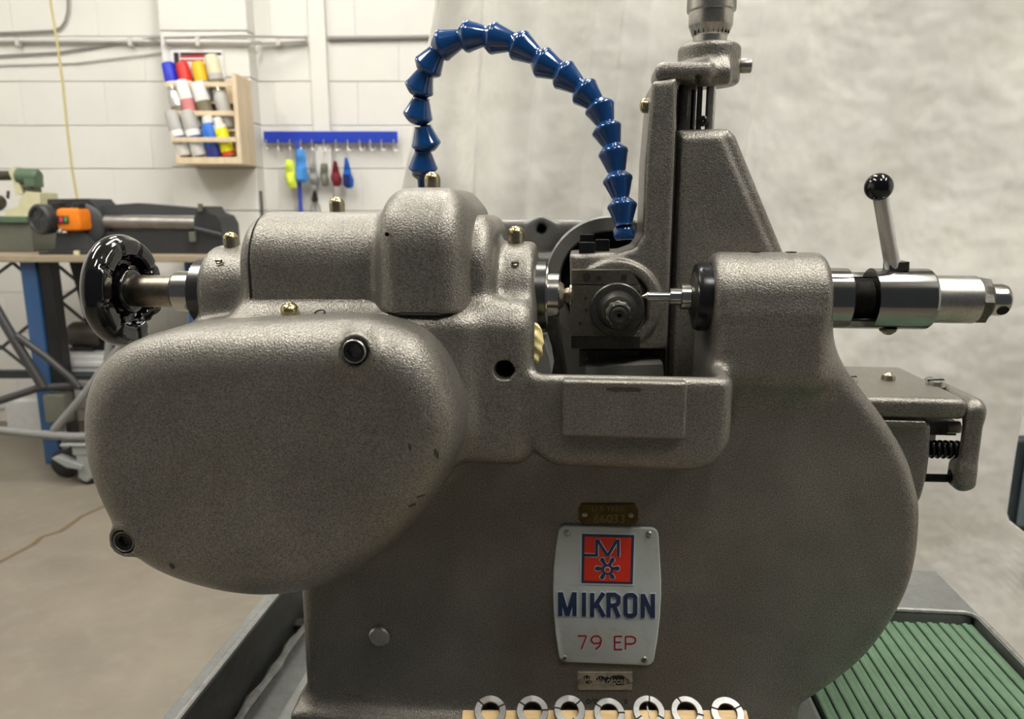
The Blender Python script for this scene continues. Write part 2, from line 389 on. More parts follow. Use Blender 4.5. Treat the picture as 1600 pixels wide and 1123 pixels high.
# pilaster that carries the rack of cans
DP = 3.69
pl0, pl1 = B(258, 150, DP).x, B(393, 150, DP).x
pil = MB().box((pl0+0.006, DP+0.010, 0), (pl1-0.006, DW+0.02, CEIL)).build('wall_pilaster', 'wall_joint', RF)
tag(pil, 'white block pilaster behind the wooden can rack', 'wall', kind='structure')
me_pil = block_mesh('block', pl1-pl0, BH-0.006, DW-DP+0.01, 0.005)
for k in range(k0, k1+1):
    ob = bpy.data.objects.new('block', me_pil); COL.objects.link(ob); ob.parent = pil
    ob.location = ((pl0+pl1)/2, DP + random.uniform(-0.001, 0.001), z_ref + (k+0.5)*BH)
# boxed white riser on the wall
a, b = B(484, 100, DW-0.03), B(511, 100, DW-0.03)
MBr = MB().box((a.x, DW-0.03, 0.3), (b.x, DW+0.01, CEIL), bevel=0.008)
tag(MBr.build('trim_1', 'wall_paint', RF), 'white boxed riser running up the block wall', 'trim', kind='structure')
tag(MB().box((-3.55, -1.6, 0), (-3.4, DW+0.25, CEIL)).build('wall_left', 'wall_paint', RF), 'plain white painted side wall beyond the work table', 'wall', kind='structure')
tag(MB().box((3.4, -1.6, 0), (3.55, DW+0.25, CEIL)).build('wall_right', 'wall_paint', RF), 'plain white painted side wall beyond the tailstock', 'wall', kind='structure')
# ceiling and its lamps, two of them added as front fill
tag(MB().box((-3.4, -1.6, CEIL), (3.4, DW+0.25, CEIL+0.1)).build('ceiling', 'ceiling', RF), 'pale grey workshop ceiling', 'ceiling', kind='structure')
def lamp(x, y, s, label):
    fr = Frame((x, y, CEIL-0.10)); t = thing('ceiling_light', label, 'lamp', fr, 'workshop ceiling lamps')
    MB().box((x-0.17, y-0.65*s, CEIL-0.055), (x+0.17, y+0.65*s, CEIL-0.0005), bevel=0.01).build('housing', 'lamp_body', fr, t)
    MB().box((x-0.15, y-0.62*s, CEIL-0.075), (x+0.15, y+0.62*s, CEIL-0.0552), bevel=0.004).build('diffuser', 'lamp_glow', fr, t)
for i, (x, y, s) in enumerate(LAMPS):
    lamp(x, y, s, ['oblong ceiling lamp over the gear cover', 'oblong ceiling lamp over the tailstock', 'oblong ceiling lamp behind the machine', 'oblong ceiling lamp above the work table',
                   'added oblong fill lamp above the far end of the tailstock', 'oblong ceiling lamp beside the block wall', 'added oblong fill lamp above and behind the viewer'][i])

# ================================================================== THE MACHINE
YB = 0.50; YA = 0.52                                   # base face, spindle axis
ZA = P(850, 461, YA).z
def ax_x(px, r=0.0): return P(px, 461 + (px-850)*0.0109, YA-.85*r).x     # r: radius of the part whose near side is seen at px
def ax_r(px, py): return P(px, py, YA).z - ZA           # radius of a turned part whose top edge is at py
def xz1(x, y, Y): q = P(x, y, Y); return (q.x, q.z)
def xz(pts, Y): return [(P(x, y, Y).x, P(x, y, Y).z) for x, y in pts]
z_tray = P(800, 1128, YB).z                             # the machine's foot
mo = Vector((P(850, 1000, YB).x, 0.56, z_tray))
MF = Frame(mo)
mach = thing('gear_hobbing_machine', 'grey cast-iron gear hobbing machine with blue and red maker plate', 'machine', MF)

base_px = [(475, 640), (475, 915), (480, 1010), (487, 1140), (1236, 1140), (1250, 1090), (1300, 1056), (1350, 1013), (1394, 952), (1422, 885), (1432, 800), (1424, 748), (1408, 702), (1375, 648), (1332, 592), (1300, 545), (1270, 500), (1130, 500), (1121, 640), (836, 640), (700, 600)]
def rnd(pts, n=5):                                      # round only the soft corners of an outline
    return pts
base_poly = [xz1(x, y, YB+0.014) for x, y in base_px]
_seg = [tuple(q) for q in smooth_poly(base_poly[5:16], 6)]
_arc = []
bp = [np.array(q) for q in base_poly[5:17]]
for i in range(len(bp)-1):
    p0 = bp[max(i-1, 0)]; p1 = bp[i]; p2 = bp[i+1]; p3 = bp[min(i+2, len(bp)-1)]
    for s in range(6):
        t = s/6; _arc.append(tuple(0.5*((2*p1) + (p2-p0)*t + (2*p0-5*p1+4*p2-p3)*t*t + (3*p1-p0-3*p2+p3)*t**3)))
base_poly = base_poly[:5] + _arc + base_poly[16:]
YC0, YC1 = 0.405, 0.452                                 # gear cover front and back
cover_px = [(150, 640), (160, 590), (185, 552), (225, 527), (280, 511), (340, 503), (420, 498), (500, 495), (560, 495), (615, 501), (660, 520), (692, 553), (714, 597), (726, 645), (722, 692), (704, 735), (678, 778), (640, 822), (592, 865), (540, 894), (485, 911), (430, 917), (370, 912), (310, 897), (262, 877), (232, 856), (210, 830), (190, 796), (170, 752), (155, 705)]
cover_poly = smooth_poly(xz(cover_px, YC0+0.030), 4)
flange_poly = smooth_poly([(x, z) for x, z in xz(cover_px, YC1+0.004)], 4)
barrel_R = ax_r(480, 333); dome_R = ax_r(655, 295); lb_R = ax_r(335, 383); rb_R = ax_r(805, 377); rs_R = ax_r(750, 336); tail_R = ax_r(1210, 394)
XL = lambda px, Y=YA, py=461: P(px, py, Y).x
z_lip = P(1000, 586, 0.462).z
zs = ZA - 0.0045
YBF, YDF = .467, .449                                   # near faces of the barrel casing and of the dome
xB0, xB1 = P(367, 450, YBF).x, P(771, 400, .478).x; xS0, xS1 = P(392, 470, YBF).x, P(727.5, 470, .460).x; xD0, xD1 = P(583, 470, YDF).x, P(724, 470, YDF).x
def casing(X, Y, Z, x0, x1, yf, zt_, rc, rx):           # rounded box section drawn along the spindle
    a = np.abs(Y-(yf+.585)/2) - ((.585-yf)/2 - rc); b = np.abs(Z-(ZA-.09+zt_)/2) - ((zt_-ZA+.09)/2 - rc)
    d2 = np.sqrt(np.maximum(a, 0)**2 + np.maximum(b, 0)**2) + np.minimum(np.maximum(a, b), 0) - rc
    return _cap(d2, np.abs(X-(x0+x1)/2) - (x1-x0)/2, rx)
def body(X, Y, Z):
    d = sd_extr(X, Y, Z, base_poly, YB, 0.625, 0.013)
    # pedestal of the headstock
    zt = P(600, 487, 0.455).z; zb = P(780, 721, 0.472).z
    ped = sd_box(X, Y, Z, (XL(360, .47), 0.4555, zb), (P(832, 600, .46).x, 0.60, zt), 0.013)
    fl = sd_extr(X, Y, Z, flange_poly, 0.4515, 0.53, 0.004)
    ped = smin(ped, fl, 0.010)
    ped = smin(ped, sd_box(X, Y, Z, (xD0+.002, YDF+.0006, zb+.02), (xD1+.004, .56, zs-.0008), .010), .012)
    # spindle housing
    h = casing(X, Y, Z, xB0, xB1, YBF+.0011, ZA+barrel_R-.0011, .036, .011)
    h = smin(h, sd_cylx(X, Y, Z, ax_x(306, lb_R), xB0+.03, YA, ZA, lb_R, 0.008), 0.007)
    h = smin(h, sd_cylx(X, Y, Z, ax_x(720), ax_x(835, rb_R), YA, ZA, rb_R, 0.0055), 0.006)
    h = smin(h, sd_box(X, Y, Z, (P(744, 500, .475).x, .466, zb+.02), (P(834, 500, .475).x, .56, ZA), 0.008), 0.012)
    ped = smin(ped, h, 0.012)
    d = smin(d, ped, 0.007)
    # tailstock
    t = sd_cylx(X, Y, Z, ax_x(1116, tail_R), ax_x(1304, tail_R), YA, ZA, tail_R, 0.007)
    t = smin(t, sd_box(X, Y, Z, (P(1117, 560, .495).x, .4885, P(1200, 600, .5).z), (P(1291, 540, .495).x, .60, ZA), 0.010), 0.006)
    d = smin(d, t, 0.022)
    # trough with its lip
    o = sd_box(X, Y, Z, (P(822, 650, .462).x, .4535, P(980, 722, .475).z), (P(1143, 650, .462).x, .56, z_lip), 0.004)
    c2 = _cap(sd_box(X, np.zeros_like(Y), Z, (P(822, 650, .462).x, -1, P(980, 722, .475).z), (P(1143, 650, .462).x, 1, z_lip+.06), 0.026), np.abs(Y-.51)-.0565, 0.011)
    o = smax(c2, Z - z_lip, 0.006)
    d = smin(d, o, 0.008)
    cav = sd_box(X, Y, Z, (P(836, 560, .475).x, .4645, P(980, 700, .49).z), (P(1117, 560, .475).x, .72, ZA+.2), 0.006)
    d = smax(d, -cav, 0.004)
    # drilled hole in the pedestal
    c = P(788, 578, .456); d = np.maximum(d, -sd_cyly(X, Y, Z, .40, .49, c.x, c.z, 0.0062, 0.0005))
    # foot
    ft = sd_box(X, Y, Z, (P(462, 1126, .50).x, .488, z_tray-.012), (P(1262, 1126, .50).x, .66, z_tray+0.004), 0.004)
    d = smin(d, ft, 0.016)
    return np.maximum(d, z_tray-.0058-Z)
lo = (P(285, 461, YA).x, 0.44, z_tray-.014); hi = (P(1436, 800, YB).x+.005, 0.665, ZA+barrel_R+.004)
body_o = casting('machine_body', body, lo, hi, 0.0019, 'cast', MF, mach, 1)
pa, pb = P(877, 682, .4472), P(1075, 598, .4472)
MB().box((pa.x, .4472, pa.z), (pb.x, .462, pb.z), bevel=.0022, seg=3).build('trough_pad', 'cast', MF, mach, 60)
# gear cover
s1 = P(555, 548, YC0-.001); s2 = P(195, 845, YC0+.003)
def cover(X, Y, Z):
    d = sd_extr(X, Y, Z, cover_poly, YC0, 0.53, 0.027)
    b1 = sd_cyly(X, Y, Z, YC0-.001, .50, s1.x, s1.z, 0.0100, 0.0025); b2 = sd_cyly(X, Y, Z, YC0+.0015, .50, s2.x, s2.z, 0.0104, 0.0012)
    d = smin(d, b1, 0.009); d = smin(d, b2, 0.007)
    for s_, y_ in ((s1, YC0-.001), (s2, YC0+.0045)): d = np.maximum(d, -sd_cyly(X, Y, Z, y_-.03, y_+.0015, s_.x, s_.z, 0.0078, 0.0005))
    return np.maximum(d, Y - YC1)
cp = np.array(cover_poly)
gc = casting('gear_cover', cover, (cp[:, 0].min()-.004, YC0-.002, cp[:, 1].min()-.004), (cp[:, 0].max()+.004, YC1, cp[:, 1].max()+.004), 0.0016, 'cast', MF, mach, 1)
def socket_screw(c, r, parent, name='socket_screw'):
    pr = [(0.004, r), (-.0030, r), (-.0036, r*.94), (-.0036, r*.66), (-.0034, r*.60, 6), (0.001, r*.58, 6), (0.0012, 0.0002)]
    return MB().lathe(c, (0, 1, 0), pr, 36, cap=False).build(name, 'black_oxide', MF, parent, 30)
M['black_oxide'].node_tree.nodes['Principled BSDF'].inputs['Metallic'].default_value = 0.7
for s_, y_ in ((s1, YC0-.001), (s2, YC0+.0045)):
    sc_ = socket_screw((s_.x, y_+.001, s_.z), 0.0072 if s_ is s1 else 0.0068, gc)
    MB().lathe((s_.x, y_-.0026, s_.z), (0, 1, 0), [(0, .0060), (-.0004, .0061), (-.0004, .0066), (0, .0069)], 36, cap=False).build('washer_edge', 'steel_dull', MF, gc)
for px, py, a, b, th in ((683, 706, .0012, .0042, .35), (641, 697, .0007, .0026, .2), (643, 791, .0026, .0012, .3), (655, 778, .0032, .0007, .1), (281, 874, .0018, .0026, .2)):   # paint chips
    yy = {683: YC0+.0075, 641: YC0+.0012, 643: YC0+.0042, 655: YC0+.0042, 281: YC0+.0100}[px]
    hit = P(px, py, yy); n_ = 14
    # settle the chip on the cover's skin
    ok, loc, nor, _ = gc.ray_cast(Vector((hit.x, .2, hit.z))-MF.o, Vector((0, 1, 0)))
    loc = loc + MF.o if ok else hit; nor = nor if ok else Vector((0, -1, 0))
    _, u_, v_ = ortho(nor); v_ = Vector((0, 0, 1)) - nor*nor.z; v_.normalize(); u_ = v_.cross(nor)
    pts = []
    for k in range(n_):
        ph = 2*pi*k/n_; rr = random.uniform(.75, 1.15); x_, z_ = a*rr*cos(ph), b*rr*sin(ph)
        q = u_*(x_*cos(th)-z_*sin(th)) + v_*(x_*sin(th)+z_*cos(th)); pts.append(loc + q + nor*.00025)
    MB().prism(pts, [q - nor*.0012 for q in pts]).build('paint_chip', 'chip', MF, gc)
# headstock cover: barrel and dome with a seam round them
def hcover(X, Y, Z):
    d = casing(X, Y, Z, xS0, xS1, YBF-.0004, ZA+barrel_R+.0010, .036, .0012)
    d = smin(d, casing(X, Y, Z, xD0, xD1, YDF, ZA+dome_R, .040, .017), .010)
    hole = P(604, 366, YDF+.001); d = np.maximum(d, -sd_cyly(X, Y, Z, .40, YDF+.004, hole.x, hole.z, .0012, .0002))
    return np.maximum(d, zs - Z)
hcv = casting('headstock_cover', hcover, (xS0-.004, YDF-.003, zs-.004), (xD1+.012, .590, ZA+dome_R+.003), 0.0016, 'cast', MF, mach, 1)
MB().lathe((P(604, 366, YDF).x, YDF+.0005, P(604, 366, YDF).z), (0, 1, 0), [(0, .0013), (.002, .0012), (.002, .0001)], 12, cap=False).build('pin_hole', 'black_hole', MF, hcv)
# dark seams
def sect_seam(x, yf, zt_, rc=.036, w_=.0008):
    pts = [(x, yf, zs)] + [(x, yf+rc-rc*cos(radians(9*k)), zt_-rc+rc*sin(radians(9*k))) for k in range(11)] + [(x, .56, zt_)]
    return MB().tube(pts, w_, 6)
sect_seam(xS0, YBF+.0004, ZA+barrel_R-.0004).build('seam', 'black_hole', MF, hcv)
sect_seam(xS1, YBF+.0004, ZA+barrel_R-.0004).build('seam', 'black_hole', MF, hcv)
MB().tube([(xS0, YBF-.0002, zs-.0004), (xD0-.002, YBF-.0002, zs-.0004)], .0009, 6).build('seam', 'black_hole', MF, hcv)
MB().tube([(xD0+.002, YBF-.002, zs-.0004), (xD0+.008, YDF+.005, zs-.0006), (xD0+.017, YDF+.0006, zs-.0006), (xD1-.017, YDF+.0006, zs-.0006), (xD1-.004, YDF+.008, zs-.0006)], .0009, 6).build('seam', 'black_hole', MF, hcv)
def drop(px, py, Y):                                    # the top of the castings below a point
    x = P(px, py, Y).x; best = None
    for o_ in (body_o, hcv):
        ok, l_, n_, _ = o_.ray_cast(Vector((x, Y, ZA+.15))-MF.o, Vector((0, 0, -1)))
        if ok and (best is None or l_.z > best.z): best = l_
    return best + MF.o
def hit(px, py, o_):                                    # where a casting faces the viewer
    e = Vector((0, 0, CAMZ)); d_ = (P(px, py, .5)-e).normalized()
    ok, l_, n_, _ = o_.ray_cast(e-MF.o, d_); return l_ + MF.o, n_
# oil cups
def oil_cup(px, py, Y, r=.0050, h=.0100, up=(0, 0, 1), name='oil_cup'):
    c = drop(px, py, Y) if up == (0, 0, 1) else P(px, py, Y); o = MB().lathe(c, up, [(-.004, r*.9), (0, r*.98), (h*.55, r)], 24).build(name, 'brass_side', MF, mach)
    MB().lathe(c, up, [(h*.55, r*1.0)] + [(h*.55 + h*.5*sin(a), r*cos(a)) for a in [radians(12*k) for k in range(1, 7)]] + [(h*1.02, r*.28), (h*.98, r*.22), (h*.98, .0002)], 24, cap=False).build('cap', 'brass', MF, o)
    return o
oil_cup(527, 331, .510, .0054, .0098); oil_cup(676, 296, .500, .0054, .0102); oil_cup(361, 379, .515, .0052, .0098); oil_cup(806, 377, .515, .0056, .0108)
oil_cup(455, 496, .4565, .0058, .0098, (0, -.35, 1)); oil_cup(1013, 165, .598, .0056, .0064, (-1, 0, 0))
def slot_screw(c, r, axis, up, name='set_screw'):
    o = MB().lathe(c, axis, [(-.003, r*1.1), (0.0002, r*1.1), (0.0002, r), (-.0006, r*.98), (.0010, r*.7), (.0012, .0001)], 20, cap=False).build(name, 'steel_brown', MF, mach)
    a = Vector(axis).normalized(); u = Vector(up); w_ = a.cross(u)
    MB().obox(Vector(c)+a*.0012, w_*r*.95, u*r*.16, a*.0004).build('slot', 'black_hole', MF, o); return o
def on_axis_front(px, py, R):                           # point on the front of a round housing
    for _ in range(2):
        Y = YA - R*.9
        for _k in range(12): q = P(px, py, Y); Y = YA - sqrt(max(R*R-(q.z-ZA)**2, 1e-8))
    q = P(px, py, Y); return q, Vector((0, q.y-YA, q.z-ZA)).normalized()
for px, py in ((343, 410), (805, 413)):
    q, n = hit(px, py, body_o); q = q + n*.0006; slot_screw(q, .0026, n, Vector((0, n.z, -n.y)).cross(Vector((1, 0, 0))).normalized() if False else Vector((0, -n.z, n.y)))
q, n = hit(500, 489, body_o)
MB().lathe(q, n, [(-.002, .0036), (.0006, .0036), (.0006, .0028), (-.0004, .0026), (-.0004, .0001)], 20, cap=False).build('set_screw', 'black_oxide', MF, mach)
# the drilled hole's dark lining, the button and the bolt of the base
c = P(788, 578, .4556); MB().lathe((c.x, .4562, c.z), (0, 1, 0), [(0, .0064), (.030, .0060), (.030, .0001)], 28, cap=False).build('bore', 'black_hole', MF, mach)
c = P(594, 992, YB); MB().lathe((c.x, YB+.002, c.z), (0, -1, 0), [(0, .0082), (.0045, .0082), (.0056, .0070), (.0056, .0001)], 32, cap=False).build('plug', 'steel_dull', MF, mach)
# chipped paint on the pad of the trough
q = P(975, 608, .4472); pts = []
for k in range(22):
    ph = 2*pi*k/22; pts.append(Vector((q.x + .0125*cos(ph)*random.uniform(.7, 1.1), .4470, q.z + .0016*sin(ph)*random.uniform(.5, 1.3))))
MB().prism(pts, [p + Vector((0, .001, 0)) for p in pts]).build('paint_chip', 'chip', MF, mach)

# ---- spindle, handwheel side
def turned(name, prof, m, seg=48, parent=mach, sharp=30, mod=None):      # prof: (px on the axis, radius)
    x0 = ax_x(prof[0][0], prof[0][1]); mb_ = MB().lathe((x0, YA, ZA), (1, 0, 0), [(ax_x(p, r)-x0, r) for p, r in prof], seg, mod=mod); mb_.bev = mod is None; return mb_.build(name, m, MF, parent, sharp)
def knurl(i, k, r, t): return r*(1.0 + (0.022 if (i+k) % 2 else -0.022)) if 1 < i < 99 else r
def knurled(name, px0, px1, R, rows=8, seg=96, m='knurl_black'):
    pr = [(px0, R*.9), (px0+.6, R*.97)] + [(px0+1.5+(px1-px0-3)*k/(rows-1), R) for k in range(rows)] + [(px1-.6, R*.97), (px1, R*.9)]
    n = len(pr)
    return turned(name, pr, m, seg, mod=lambda i, k, r, t: r*(1+(0.02 if (i+k) % 2 else -0.02)) if 1 < i < n-2 else r, sharp=20)
turned('spindle_shaft', [(186, .0118), (268, .0118)], 'steel_brown')
turned('spindle_collar', [(264, .0140), (266, .0150), (292, .0150), (302, .0150)], 'steel')
knurled('knurled_nut', 292, 316, ax_r(302, 403)*.98)
# handwheel: lobed black rim, dished hub, spokes, a broken bit at the lower rim
hx = ax_x(192); hR = P(197, 366, YA).z - ZA
def sd_ring(x, rho, x0, x1, r0, r1):
    return _cap(np.abs(rho-(r0+r1)/2)-(r1-r0)/2, np.abs(x-(x0+x1)/2)-(x1-x0)/2, .0015)
def wheel(X, Y, Z):
    x = X-hx; y = Y-YA; z = Z-ZA; rho = np.sqrt(y*y+z*z); ph = np.arctan2(z, y)
    rim = np.sqrt((rho-(hR-.0085))**2 + (x*.95)**2) - .0085
    notch = np.abs(np.sin(4.5*ph+.9))
    pads = smax(sd_ring(x, rho, .0010, .0094, hR-.0150, hR-.0038), (.24-notch)*.012, .0022)
    d = smin(rim, pads, .0020)
    hub = _cap(rho-.0165, np.abs(x-.001)-.0085, .003)
    web = _cap(rho-(hR-.012), np.abs(x+.004)-.0028, .001)
    holes = np.sqrt((rho-.0225)**2 + (((ph*5/(2*pi)) % 1.0 - .5)*2*pi/5*.0225)**2) - .0062
    web = smax(web, -holes, .002)
    d = smin(smin(d, hub, .003), web, .004)
    bite = np.sqrt((x-.010)**2 + (y-.024)**2 + (z+.028)**2) - .0120 + .0012*np.sin(900*Y)*np.sin(700*Z+2)
    return smax(d, -bite, .001)
casting('handwheel', wheel, (hx-.020, YA-hR-.003, ZA-hR-.003), (hx+.020, YA+hR+.003, ZA+hR+.003), 0.0009, 'black_gloss', MF, mach, 1)

# ---- spindle nose
knurled('knurled_nut', 834, 853, ax_r(845, 409), 8, 110)
turned('nose_washer', [(852, .0205), (855, .0205)], 'steel')
turned('nose_collar', [(854, .0145), (855, .0152), (872, .0152), (874, .0142)], 'steel')
turned('work_arbor', [(872, .0105), (880, .0080), (882, .0045), (886, .0055), (889, .0055), (890, .0075), (893, .0075), (897, .003)], 'steel_brown')
# ---- tailstock centre
turned('lock_ring', [(1090, .0205), (1092, .0225), (1100, .0238), (1118, .0238)], 'black_oxide')
turned('centre_socket', [(1066, .0086), (1081, .0086), (1082, .0120), (1086, .0150), (1090, .0180), (1096, .0200)], 'steel_dark')
turned('centre_point', [(1003, .0002), (1012, .0030), (1014, .0031), (1048, .0031), (1048, .0060), (1066, .0060), (1066, .0089), (1080, .0089)], 'steel')
for px, py in ((1100, 421), (1103, 492)):
    q, n = on_axis_front(px, py, .0238); MB().lathe(q, n, [(-.001, .0012), (.0002, .0012), (.0002, .0001)], 12, cap=False).build('spanner_hole', 'black_hole', MF, mach)
# ---- tailstock quill
Rq = .0205
sl = turned('quill_sleeve', [(1373, Rq*.97), (1374, Rq), (1464, Rq), (1467, Rq*.95), (1464.5, .016), (1370, .016)], 'steel_quill', 64)
turned('quill_front', [(1290, Rq), (1334, Rq), (1335.5, Rq*.97), (1335.5, .015), (1290, .015)], 'steel_quill', 64)
br = MB(); n = 40; a0, a1 = radians(238), radians(415); x0, x1 = ax_x(1334, Rq), ax_x(1374, Rq)
fo, fi = [], []
for k in range(n+1):
    a = a0+(a1-a0)*k/n; u = Vector((0, cos(a), sin(a)))
    fo.append(u*Rq*.999); fi.append(u*(Rq-.0035))
out = fo + fi[::-1]; C0 = Vector((x0, YA, ZA)); C1 = Vector((x1, YA, ZA))
br.prism([C0+p for p in out], [C1+p for p in out]).build('sleeve_bridge', 'steel_quill', MF, sl)
th = [(1330, .0125)]
k = 1334.0
while k < 1374: th += [(k, .0126), (k+1.1, .0138), (k+2.2, .0126)]; k += 2.9
turned('screw_thread', th + [(1376, .0125)], 'steel_dark', 40, sharp=20)
turned('quill_bar', [(1466, .0160), (1536, .0160), (1537, .0158)], 'steel_dull', 48)
x0 = ax_x(1536, .016); MB().lathe((x0, YA, ZA), (1, 0, 0), [(0, .0158), (.0003, .0166, 6), (.0062, .0166, 6), (.0086, .0128), (.0086, .001)], 48, cap=False).build('hex_nut', 'steel_dark', MF, mach)
turned('quill_end', [(1553, .0105), (1574, .0108), (1580, .0100), (1582, .0080)], 'steel', 40)
q, n_ = on_axis_front(1567, 485, .0107); MB().lathe(q, n_, [(-.004, .0036), (.0003, .0036), (.0003, .0001)], 20, cap=False).build('tommy_hole', 'black_hole', MF, mach)
# lever with ball knob
p0 = Vector((ax_x(1391), YA-.002, ZA+Rq)); p1 = P(1373, 292, .505)
lv = MB().cyl(p0-Vector((0, 0, .004)), p1, .0050, .0046, 20).build('clamp_lever', 'steel_satin', MF, mach)
MB().obox(p0+Vector((.0008, 0, .0015)), (.0062, 0, .0005), (0, .0060, 0), (-.0002, 0, .0030), .0004).build('lever_boss', 'steel_dark', MF, lv)
MB().ball(p1, .0088, 28, 18).build('ball_knob', 'black_ball', MF, lv)
MB().lathe((ax_x(1389), YA-.004, ZA-Rq+.001), (0, 0, -1), [(0, .0062), (.0016, .0060), (.0042, .0026), (.0046, .0008)], 6).build('grub_nut', 'brass_side', MF, sl)
for px in (1180, 1236):                                 # holes in the tailstock's back
    MB().lathe((P(px, 394, YA).x, YA, ZA+tail_R-.0002), (0, 0, 1), [(-.003, .0036), (.0006, .0036), (.0006, .0001)], 16, cap=False).build('oil_hole', 'black_hole', MF, mach)

# ---- column and cutter slide behind the work
YS = 0.572
def pz(pts, Y): return [xz1(x, y, Y) for x, y in pts]
slide_o = [(1019, 128), (1057, 122), (1057, 200), (1043, 545), (893, 545), (890, 397), (970, 394), (992, 386), (1004, 366), (1008, 250)]
sp = pz(slide_o, YS+.004)
def slide(X, Y, Z):
    d = sd_extr(X, Y, Z, sp, YS, .640, .0045)
    c = P(962, 476, YS)
    d = smin(d, sd_cyly(X, Y, Z, YS-.0042, YS+.02, c.x, c.z, .0345, .0020), .003)
    rec = sd_box(X, Y, Z, (P(985, 420, YS).x, YS-.03, P(962, 525, YS).z), (P(1012, 420, YS).x, YS+.005, P(962, 420, YS).z), .001)
    rec = np.maximum(rec, np.sqrt((X-c.x)**2 + (Z-c.z)**2) - .0262)
    return np.maximum(d, -rec)
sv = np.array(sp); casting('cutter_slide', slide, (sv[:, 0].min()-.003, YS-.008, sv[:, 1].min()-.003), (sv[:, 0].max()+.003, .643, sv[:, 1].max()+.003), 0.0014, 'cast', MF, mach, 1)
YK = 0.578
col_o = [(1058, 203), (1137, 201), (1148, 212), (1222, 392), (1300, 560), (1300, 640), (1040, 640)]
cp_ = pz(col_o, YK+.006)
def column(X, Y, Z):
    d = sd_extr(X, Y, Z, cp_, YK, .70, .006)
    face = sd_extr(X, Y, Z, pz([(1066, 214), (1126, 212), (1207, 400), (1290, 600), (1052, 600)], YK-.004), YK-.0028, YK+.02, .002)
    return smin(d, face, .005)
cv = np.array(cp_); casting('column', column, (cv[:, 0].min()-.003, YK-.006, cv[:, 1].min()), (cv[:, 0].max()+.003, .703, cv[:, 1].max()+.003), 0.0017, 'cast', MF, mach, 1)
a, b = P(1057, 205, YK-.002), P(1040, 600, YK-.002)
MB().obox((a+b)/2 + Vector((-.0006, .004, 0)), (b-a)/2, (0.0008, 0, 0), (0, .006, 0)).build('slide_gap', 'black_hole', MF, mach)
# bracket with split clamp on top of the slide
zb_ = P(1060, 128, .585).z; zt_ = P(1060, 97, .585).z; mc = P(1108, 84, .612); 
def bracket(X, Y, Z):
    d = sd_box(X, Y, Z, (P(1024, 110, .58).x, .578, zb_), (P(1116, 110, .58).x, .622, zt_), .006)
    d = smin(d, sd_cylz(X, Y, Z, P(1108, 134, .612).z, P(1108, 71, .612).z, mc.x, .612, .0235, .004), .006)
    d = smin(d, sd_cylx(X, Y, Z, P(1100, 110, .59).x, P(1142, 110, .59).x, .592, (zb_+zt_)/2, .0085, .003), .006)
    return np.maximum(d, -sd_box(X, Y, Z, (P(1084, 100, .59).x, .55, zb_-.02), (P(1092, 100, .59).x, .592, zb_+.004), .001))
casting('slide_bracket', bracket, (P(1020, 100, .58).x, .570, P(1108, 136, .612).z-.003), (mc.x+.03, .640, P(1108, 70, .612).z+.004), 0.0012, 'cast', MF, mach, 1)
q = P(1150, 103, .612); MB().lathe(q-Vector((.006, 0, 0)), (1, 0, 0), [(0, .0034), (.0085, .0034), (.0085, .0052), (.0090, .0055), (.0168, .0055), (.0172, .0052), (.0172, .0030), (.0150, .0028, 6), (.0150, .0001)], 28, cap=False).build('clamp_screw', 'steel_dull', MF, mach)
# micrometer head
mz = lambda py: P(1109, py, .612).z
mic = MB().lathe((mc.x, .612, mz(70)), (0, 0, 1), [(0, .0128), (mz(58)-mz(70), .0128), (mz(57)-mz(70), .0132), (mz(56)-mz(70), .0136), (mz(42)-mz(70), .0160), (mz(41)-mz(70), .0163), (mz(20)-mz(70), .0166)], 48).build('micrometer_head', 'steel_dull', MF, mach)
pr = [(0, .0166), (.0006, .0178)] + [(.0012+k*.0013, .0180) for k in range(26)] + [(.036, .0176), (.036, .0001)]
MB().lathe((mc.x, .612, mz(20)), (0, 0, 1), pr, 120, cap=False, mod=lambda i, k, r, t: r*(1+(.012 if (i+k) % 2 else -.012)) if 1 < i < 28 else r).build('knurled_thimble', 'steel_dull', MF, mic, 20)
for k in range(9): 
    an = radians(-150 + k*15); zz = mz(52); MB().obox((mc.x + .0143*cos(an), .612+.0143*sin(an), zz), (-sin(an)*.00018, cos(an)*.00018, 0), (cos(an)*.0004, sin(an)*.0004, 0), (0, 0, .0018 if k % 5 else .0028)).build('scale_mark', 'black_hole', MF, mic)
# guide rods under the bracket
zlow = P(1090, 215, .60).z
for i_, (pa, pb, m_) in enumerate(((1060, 1080, 'steel_dark'), (1104, 1119, 'steel_dull'))):
    xa, xb = P(pa, 150, .60).x, P(pb, 150, .60).x
    MB().cyl(((xa+xb)/2, .602, zlow-.02), ((xa+xb)/2, .602, zb_+.006), (xb-xa)/2, None, 24).build('guide_rod', m_, MF, mach)
MB().box((P(1058, 150, .62).x, .622, zlow-.02), (P(1092, 150, .62).x, .634, zb_+.006), bevel=.001).build('slide_back', 'black_oxide', MF, mach)
xa = P(1087, 150, .60).x; MB().cyl((xa, .600, zlow-.02), (xa, .600, zb_+.004), .0011, None, 10).build('depth_wire', 'steel', MF, mach)
MB().cyl((P(1094, 150, .60).x, .604, zlow-.02), (P(1094, 150, .60).x, .604, zb_+.004), .0024, None, 14).build('feed_screw', 'steel_dark', MF, mach)
xa = P(1097, 190, .598); MB().lathe(xa, (0, -1, 0), [(0, .0022), (.003, .0040), (.004, .0040), (.005, .0026), (.005, .0002)], 16, cap=False).build('rod_nut', 'black_oxide', MF, mach)
